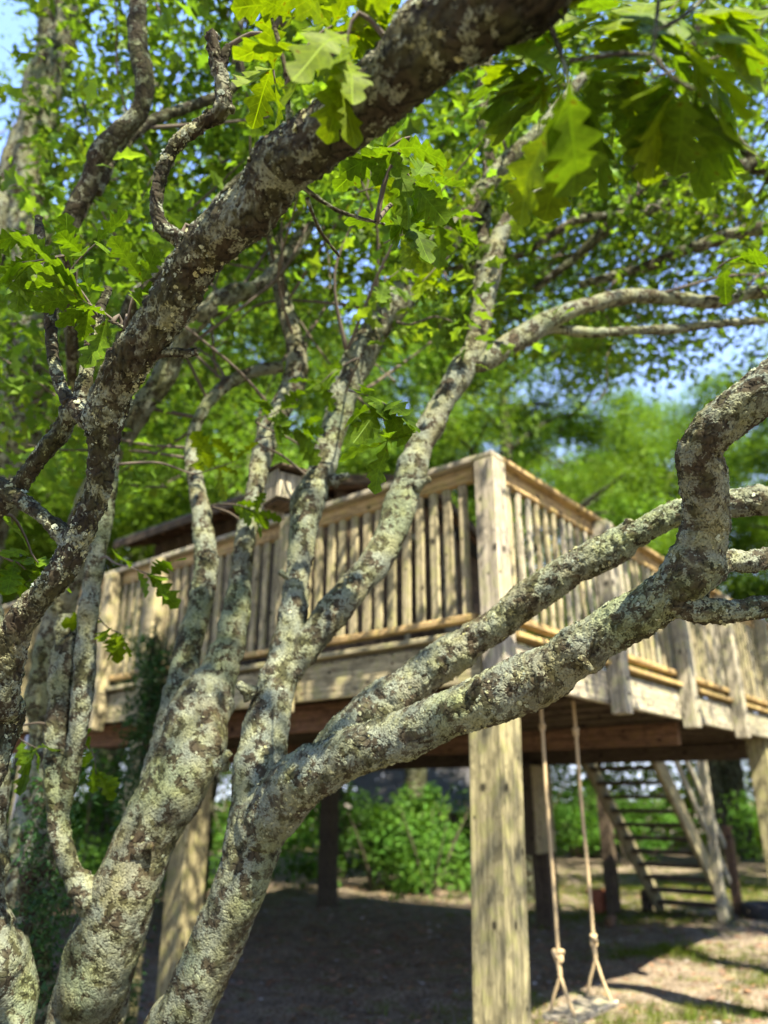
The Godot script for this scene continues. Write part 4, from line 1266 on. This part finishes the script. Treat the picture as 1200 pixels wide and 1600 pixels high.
func background_trees() -> void:
	wood_tree("oak beyond the far left end of the deck", -6.2, -9.5, 10.0, 0.2, 2.8, 3.2, 1.0)
	wood_tree("slim oak straight behind the playhouse roof", -2.8, -12.0, 11.0, 0.2, 3.0, 3.4, 1.0)
	wood_tree("forked oak with dark limbs showing above the deck's near corner", 2.35, -13.0, 11.5, 0.24, 3.4, 3.6, 1.1)
	wood_tree("spreading oak beyond the right railing", 9.6, -10.5, 10.0, 0.24, 3.4, 3.0, 1.1, -0.6)
	wood_tree("oak at the right with limbs reaching in over the balustrade", 7.2, -6.2, 9.0, 0.26, 3.6, 3.6, 1.1, -0.8)
	wood_tree("oak behind the lawn to the right of the barbecue", 8.2, -20.0, 12.0, 0.26, 3.6, 3.0, 1.1)
	wood_tree("tall oak behind the grey shed", 0.2, -21.0, 14.0, 0.3, 4.2, 3.4, 1.2)
	wood_tree("tall oak at the back on the left", -6.0, -17.0, 14.0, 0.3, 4.2, 3.0, 1.2)
	wood_tree("oak deep in the wood beyond the lawn", 11.0, -15.5, 12.0, 0.28, 4.0, 2.6, 1.2)
	wood_tree("leaning oak at the far left of the wood", -9.5, -12.0, 12.0, 0.28, 4.0, 2.6, 1.2, 0.8)
	wood_tree("tall oak behind the brick barbecue", 4.4, -26.0, 15.0, 0.3, 4.6, 3.2, 1.3)
	wood_tree("tall oak in the back row towards the right", 9.5, -22.0, 15.0, 0.3, 4.6, 2.6, 1.3)
	wood_tree("tall oak in the back row towards the left", -3.2, -24.0, 16.0, 0.3, 5.0, 2.8, 1.3)
	wood_tree("small oak standing close behind the shrubs at centre", -0.9, -16.2, 8.5, 0.13, 2.4, 2.4, 0.8)
	wood_tree("oak close behind the left end of the deck", -4.8, -10.5, 9.0, 0.17, 2.6, 3.0, 0.9)
	wood_tree("oak rising just beyond the back edge of the deck", 0.6, -15.0, 12.0, 0.2, 3.2, 3.2, 1.0)
	wood_tree("tall oak at the back between the shed and the lawn", 5.6, -21.5, 13.0, 0.22, 4.0, 2.8, 1.2)
	wood_tree("oak at the right beyond the sunlit shrubs", 12.5, -13.0, 11.0, 0.24, 3.6, 2.8, 1.2, -0.5)
	# far woodland that closes the view
	var where := []
	var tints := []
	for i in 15000:
		var a := rf(-1.25, 1.25)
		var d := rf(25.0, 36.0)
		var p := Vector3(sin(a) * d, pow(rng.randf(), 1.3) * 13.0, -cos(a) * d)
		where.append(Transform3D(Basis.from_euler(Vector3(rf(-0.4, 0.4), rf(0, TAU), rf(-0.4, 0.4))).scaled(Vector3.ONE * rf(2.4, 4.2)), p))
		var k := rf(0.6, 1.3)
		tints.append(Color(k * rf(0.9, 1.3), k, k * 0.9))
	var o := stuff(numbered("woodland"), self, clusters[4], M.leaf, where, tints)
	tag(o, "dense leafy wood closing the view behind all the other trees", "woodland")

func shrub(label: String, x: float, z: float, w: float, h: float, n: int, mat: Material) -> void:
	var t := thing("shrub", label, "shrub", Vector3.ZERO, 0.0, "shrubs beyond the deck")
	for k in 5:
		var a := TAU * k / 5.0 + rf(-0.3, 0.3)
		var foot := Vector3(x + cos(a) * 0.08, -0.04, z + sin(a) * 0.08)
		part("stem", tube([foot, foot + Vector3(cos(a) * w * 0.15, h * 0.45, sin(a) * w * 0.15), foot + Vector3(cos(a) * w * 0.32, h * 0.85, sin(a) * w * 0.32)], [0.02, 0.014, 0.005], 6, 0.1, 0.0, 0.0, 0.0, false), M.twig, t)
	var where := []
	var tints := []
	clumps_into(where, tints, crown_clumps(Vector3(x, h * 0.52, z), Vector3(w * 0.62, h * 0.52, w * 0.55), maxi(6, n / 17), 0.15, 0.36, 16), 1.15, 0.6)
	stuff("foliage", t, bush_clusters[rng.randi() % 3], mat, where, tints)

func undergrowth() -> void:
	var b: Material = M.bush
	shrub("bright green shrub under the deck beside the dark post", -0.1, -14.2, 2.2, 1.5, 380, b)
	shrub("bushy shrub in front of the grey shed roof", 1.5, -15.0, 2.4, 1.7, 420, b)
	shrub("shrub between the dark post and the near corner post", 0.75, -13.6, 2.0, 1.6, 360, b)
	shrub("shrub just right of the near corner post under the deck", 2.5, -15.2, 1.8, 1.7, 340, b)
	shrub("tall shrub to the left of the dark far post", -2.4, -14.0, 2.4, 2.0, 420, b)
	shrub("broad shrub behind the leaning trunk", -4.4, -12.2, 2.6, 2.1, 440, b)
	shrub("shrub at the far left under the deck", -5.8, -9.6, 2.2, 2.0, 400, b)
	shrub("low shrub beside the left trunk", -3.4, -8.0, 1.4, 1.2, 220, b)
	shrub("sunlit shrub beyond the lawn right of the stairs", 9.2, -17.0, 3.2, 2.3, 560, b)
	shrub("shrub at the right edge beside the lawn", 12.2, -17.5, 3.0, 2.6, 520, b)
	shrub("shrub seen through the open treads of the stairs", 5.6, -19.0, 3.0, 1.9, 460, b)
	shrub("shrub behind the brick barbecue", 3.4, -19.5, 2.8, 2.2, 460, b)
	shrub("young shrub left of the brick barbecue", 2.4, -16.8, 1.4, 1.5, 240, b)
	# grass on the lit ground and on the lawn
	var s := Soup.new()
	for i in 14:
		var a := rf(0, TAU)
		var p := Vector3(rf(-0.05, 0.05), 0, rf(-0.05, 0.05))
		var d := Vector3(cos(a), 0, sin(a))
		var hh := rf(0.03, 0.07)
		var sd := d.cross(Vector3.UP) * 0.0025
		s.tri(p - sd, p + sd, p + d * hh * 0.5 + Vector3(0, hh, 0), Vector3(0, 0.6, 0) + d, Vector2.ZERO, Vector2.ZERO, Vector2.ZERO, Color.WHITE * rf(0.8, 1.2))
	var tuft := s.mesh()
	var where := []
	var tints := []
	var patches := [[2.95, -8.6, 0.4, 230], [2.2, -6.4, 0.3, 90], [2.9, -6.3, 0.3, 90], [1.7, -5.9, 0.25, 50], [3.6, -7.4, 0.4, 160], [10.0, -13.4, 2.2, 3600], [7.0, -13.5, 1.8, 1800], [3.2, -13.2, 1.5, 900], [3.0, -11.2, 1.0, 500], [1.2, -6.2, 0.5, 160], [5.2, -15.6, 2.0, 1500]]
	for k in patches:
		for i in int(k[3]):
			var p := Vector3(k[0] + rng.randfn() * k[2], 0, k[1] + rng.randfn() * k[2] * 0.6)
			p.y = nz.get_noise_2d(p.x * 3.0, p.z * 3.0) * 0.05
			where.append(Transform3D(Basis(Vector3.UP, rf(0, TAU)).scaled(Vector3.ONE * rf(0.7, 1.4)), p))
			var y := rf(0.7, 1.3)
			tints.append(Color(y * rf(0.9, 1.4), y, y * 0.8))
	var o := stuff(numbered("grass"), self, tuft, M.grass, where, tints)
	tag(o, "thin grass in patches on the trodden earth and the small lawn", "grass")
	# fallen leaves and bits of twig
	s = Soup.new()
	leaf_into(s, Transform3D(Basis(Vector3(1, 0, 0), -PI / 2), Vector3.ZERO), 1.0, false, 0.12, 0.3)
	var flat := s.mesh()
	where = []
	tints = []
	for i in 15000:
		var p := Vector3(rf(-5.0, 9.0), 0.006, rf(-15.0, -2.5))
		p.y += nz.get_noise_2d(p.x * 3.0, p.z * 3.0) * 0.05 + nf.get_noise_2d(p.x * 3.0, p.z * 3.0) * 0.015
		where.append(Transform3D(Basis.from_euler(Vector3(rf(-0.3, 0.3), rf(0, TAU), rf(-0.3, 0.3))).scaled(Vector3.ONE * rf(0.03, 0.095)), p))
		var y := rf(0.5, 1.5)
		tints.append(Color(y, y * rf(0.8, 1.0), y * rf(0.7, 1.0)))
	o = stuff(numbered("leaf_litter"), self, flat, M.litter, where, tints)
	tag(o, "brown fallen leaves scattered over the bare earth", "leaf litter")

func fallen_sticks() -> void:
	var stick := tube([Vector3(-0.5, 0.0, 0.03), Vector3(-0.15, 0.03, -0.03), Vector3(0.2, 0.01, 0.02), Vector3(0.5, 0.02, -0.04)], [0.012, 0.016, 0.014, 0.007], 6, 0.12, 0.0, 0.0, 0.0, false)
	var where := []
	var tints := []
	for i in 420:
		var p := Vector3(rf(-4.0, 7.0), 0.012, rf(-13.0, -3.0))
		p.y += nz.get_noise_2d(p.x * 3.0, p.z * 3.0) * 0.05 + nf.get_noise_2d(p.x * 3.0, p.z * 3.0) * 0.015
		where.append(Transform3D(Basis.from_euler(Vector3(rf(-0.1, 0.1), rf(0, TAU), rf(-0.05, 0.05))).scaled(Vector3.ONE * rf(0.08, 0.4)), p))
		var y := rf(0.8, 2.2)
		tints.append(Color(y, y * 0.95, y * 0.9))
	var o := stuff(numbered("fallen_twigs"), self, stick, M.twig, where, tints)
	tag(o, "small broken twigs lying about on the bare earth", "twigs")
	# small stones trodden into the earth
	var s := Soup.new()
	for k in 8:
		for h in 2:
			var a := TAU * k / 8.0
			var b := TAU * (k + 1) / 8.0
			var r0 := 1.0 if h == 0 else 0.72
			var r1 := 0.72 if h == 0 else 0.0
			var y0 := 0.0 if h == 0 else 0.42
			var y1 := 0.42 if h == 0 else 0.58
			var m := (a + b) * 0.5
			s.quad(Vector3(cos(a) * r0, y0, sin(a) * r0), Vector3(cos(b) * r0, y0, sin(b) * r0), Vector3(cos(b) * r1, y1, sin(b) * r1), Vector3(cos(a) * r1, y1, sin(a) * r1), Vector3(cos(m), 0.7 if h == 0 else 2.5, sin(m)).normalized())
	var pebble := s.mesh()
	where = []
	tints = []
	for i in 2600:
		var p := Vector3(rf(-4.0, 8.0), 0.0, rf(-13.0, -3.0))
		p.y += nz.get_noise_2d(p.x * 3.0, p.z * 3.0) * 0.05 + nf.get_noise_2d(p.x * 3.0, p.z * 3.0) * 0.015 - 0.002
		where.append(Transform3D(Basis(Vector3.UP, rf(0, TAU)).scaled(Vector3(rf(0.6, 1.3), rf(0.6, 1.0), 1.0) * (0.006 + 0.022 * pow(rng.randf(), 3.0))), p))
		var y := rf(0.6, 1.5)
		tints.append(Color(y, y, y))
	o = stuff(numbered("stones"), self, pebble, M.stone, where, tints)
	tag(o, "little stones trodden into the bare earth under the deck", "stones")

# ------------------------------------------------------------------ small things
func small_things() -> void:
	# the nest box on a stem
	var c := at(442, 766, 3.1)
	var t := thing("nest_box", "weathered wooden nest box with a sloping lid fixed high on an oak stem", "nest box", c, YAW - 0.25)
	t.scale = Vector3.ONE * 0.86
	timber("front", Vector3(0, -0.07, 0.07), Vector3(0, 0.06, 0.07), 0.12, 0.014, M.wood_grey, t, Vector3.RIGHT)
	timber("side", Vector3(-0.066, -0.07, 0), Vector3(-0.066, 0.075, 0), 0.012, 0.15, M.wood_grey, t, Vector3.RIGHT)
	timber("side", Vector3(0.066, -0.07, 0), Vector3(0.066, 0.075, 0), 0.012, 0.15, M.wood_grey, t, Vector3.RIGHT)
	timber("back", Vector3(0, -0.12, -0.085), Vector3(0, 0.14, -0.085), 0.12, 0.014, M.wood_grey, t, Vector3.RIGHT)
	timber("base", Vector3(0, -0.075, -0.075), Vector3(0, -0.075, 0.06), 0.118, 0.012, M.wood_dark, t, Vector3.RIGHT)
	timber("lid", Vector3(0, 0.1, -0.09), Vector3(0, 0.075, 0.12), 0.17, 0.014, M.wood_dark, t, Vector3.RIGHT)
	# cupboard under the deck
	t = thing("cupboard", "brown wooden cupboard fixed to a post under the far side of the deck", "cupboard", world_of(5.6, 3.08, 0.0), YAW)
	for k in 4:
		timber("side_board", Vector3(-0.24, 0.85, -0.18 + k * 0.12), Vector3(-0.24, 1.83, -0.18 + k * 0.12), 0.02, 0.116, M.wood_dark, t, Vector3.RIGHT)
		timber("front_board", Vector3(-0.17 + k * 0.118, 0.85, 0.25), Vector3(-0.17 + k * 0.118, 1.83, 0.25), 0.114, 0.02, M.wood_green, t, Vector3.RIGHT)
	timber("base", Vector3(-0.23, 0.84, 0), Vector3(0.23, 0.84, 0), 0.48, 0.02, M.wood_dark, t, Vector3(0, 0, 1))
	timber("top", Vector3(-0.25, 1.835, 0), Vector3(0.23, 1.835, 0), 0.5, 0.02, M.black, t, Vector3(0, 0, 1))
	# tyre by the stair foot
	t = thing("tyre", "old black tyre lying flat on the ground beside the stair foot", "tyre", world_of(8.4, 1.2, 0.0))
	var s := Soup.new()
	var prof := [[0.19, 0.03], [0.2, 0.0], [0.28, -0.01], [0.31, 0.02], [0.315, 0.085], [0.31, 0.15], [0.28, 0.18], [0.2, 0.17], [0.19, 0.14]]
	for i in 40:
		for j in prof.size() - 1:
			var a := TAU * i / 40.0
			var b := TAU * (i + 1) / 40.0
			var p0: Array = prof[j]
			var p1: Array = prof[j + 1]
			var nn := Vector3(p1[1] - p0[1], p0[0] - p1[0], 0).normalized().rotated(Vector3.UP, -(a + b) / 2)
			var lug := 0.006 if i % 2 == 0 and j > 2 and j < 5 else 0.0
			s.quad(Vector3(cos(a) * (p0[0] + lug), p0[1] + 0.01, sin(a) * (p0[0] + lug)), Vector3(cos(b) * (p0[0] + lug), p0[1] + 0.01, sin(b) * (p0[0] + lug)), Vector3(cos(b) * (p1[0] + lug), p1[1] + 0.01, sin(b) * (p1[0] + lug)), Vector3(cos(a) * (p1[0] + lug), p1[1] + 0.01, sin(a) * (p1[0] + lug)), nn)
	part("tread", s.mesh(), M.rubber, t)
	# brick barbecue
	t = thing("barbecue", "small brick barbecue with a dark fire opening in front of the shrubs", "barbecue", Vector3(5.35, 0.0, -22.0), 0.2)
	for y in 12:
		for k in 4:
			if y > 5 and y < 10 and (k == 1 or k == 2):
				continue
			var o := part("brick", box_mesh(Vector3(0.205, 0.062, 0.1), 0.006, Color.WHITE * rf(0.7, 1.3)), M.brick, t)
			o.position = Vector3(-0.33 + k * 0.215 + (0.05 if y % 2 else 0.0), 0.035 + y * 0.072, 0.2)
			if k == 0 or k == 3:
				o = part("brick", box_mesh(Vector3(0.1, 0.062, 0.205), 0.006, Color.WHITE * rf(0.7, 1.3)), M.brick, t)
				o.position = Vector3(-0.37 if k == 0 else 0.38, 0.035 + y * 0.072, 0.02)
	timber("shelf", Vector3(-0.34, 0.36, 0.03), Vector3(0.34, 0.36, 0.03), 0.22, 0.02, M.black, t, Vector3(0, 0, 1))
	timber("back_plate", Vector3(-0.34, 0.45, -0.09), Vector3(0.34, 0.45, -0.09), 0.02, 0.85, M.black, t, Vector3(0, 0, 1))
	# a pot and a tile on the earth
	t = thing("flower_pot", "rust brown clay pot standing on the shaded earth", "pot", at(938, 1425, 10.3) * Vector3(1, 0, 1))
	var prof2 := [[0.0, 0.0], [0.1, 0.0], [0.14, 0.22], [0.16, 0.22], [0.165, 0.28], [0.14, 0.28], [0.12, 0.06]]
	s = Soup.new()
	for i in 24:
		for j in prof2.size() - 1:
			var a := TAU * i / 24.0
			var b := TAU * (i + 1) / 24.0
			var p0: Array = prof2[j]
			var p1: Array = prof2[j + 1]
			var nn := Vector3(p1[1] - p0[1], p0[0] - p1[0], 0).normalized().rotated(Vector3.UP, -(a + b) / 2)
			s.quad(Vector3(cos(a) * p0[0], p0[1], sin(a) * p0[0]), Vector3(cos(b) * p0[0], p0[1], sin(b) * p0[0]), Vector3(cos(b) * p1[0], p1[1], sin(b) * p1[0]), Vector3(cos(a) * p1[0], p1[1], sin(a) * p1[0]), nn)
	part("body", s.mesh(), M.terracotta, t)
	t = thing("log", "short pinkish log lying on the earth beside the clay pot", "log", at(955, 1455, 9.2) * Vector3(1, 0, 1))
	part("body", tube([Vector3(-0.06, 0.06, 0.16), Vector3(0, 0.065, 0), Vector3(0.07, 0.06, -0.16)], [0.06, 0.065, 0.06], 14, 0.03, 0.003), M.wood_red, t)
	# grey pole at the left
	t = thing("pole", "pale grey metal pole slanting behind the stems at the far left", "pole")
	part("shaft", tube([at(-2, 1420, 4.6), at(22, 1290, 4.7), at(46, 1150, 4.8)], [0.022, 0.022, 0.022], 10, 0.2, 0.0, 0.0, 0.0, false), M.metal, t)
	part("foot", tube([at(-2, 1420, 4.6), at(-14, 1480, 4.56), at(-20, 1600, 4.6) * Vector3(1, 0, 1)], [0.024, 0.024, 0.024], 10, 0.2, 0.0, 0.0, 0.0, false), M.metal, t)
	# flue beside the stem
	t = thing("flue_pipe", "thin black flue pipe with a cowl above the playhouse roof", "flue pipe")
	var fp := world_of(1.35, 2.5, 4.0)
	part("pipe", tube([fp, fp + Vector3(0, 0.5, 0), fp + Vector3(0, 1.0, 0)], [0.028, 0.028, 0.028], 12, 0.2, 0.0, 0.0, 0.0, false), M.black, t)
	part("cowl", tube([fp + Vector3(0, 0.98, 0), fp + Vector3(0, 1.06, 0), fp + Vector3(0, 1.16, 0)], [0.05, 0.055, 0.03], 12, 0.03, 0.0, 0.0, 0.0, false), M.black, t)
	# the shed beyond the shrubs
	t = thing("shed", "low dark shed with a grey slated roof half hidden by shrubs", "shed", Vector3(1.3, 0.0, -19.0), 0.12)
	for k in 15:
		timber("wall_board", Vector3(-1.68 + k * 0.24, 0, 0.7), Vector3(-1.68 + k * 0.24, 1.25, 0.7), 0.23, 0.03, M.wood_dark, t, Vector3.RIGHT)
	for k in 7:
		timber("wall_board", Vector3(-1.78, 0, 0.6 - k * 0.24), Vector3(-1.78, 1.3 + 0.2 * k, 0.6 - k * 0.24), 0.03, 0.23, M.wood_dark, t, Vector3.RIGHT)
		timber("wall_board", Vector3(1.78, 0, 0.6 - k * 0.24), Vector3(1.78, 1.3 + 0.2 * k, 0.6 - k * 0.24), 0.03, 0.23, M.wood_dark, t, Vector3.RIGHT)
	for r in 9:
		for k in 12:
			var x0 := -1.98 + k * 0.33 + (0.16 if r % 2 else 0.0)
			var a := Vector3(x0, 1.16 + r * 0.145, 0.85 - r * 0.17)
			timber("slate", a, a + Vector3(0, 0.17, -0.2), 0.32, 0.012, M.felt, t, Vector3.RIGHT, 0.002, 0.35)
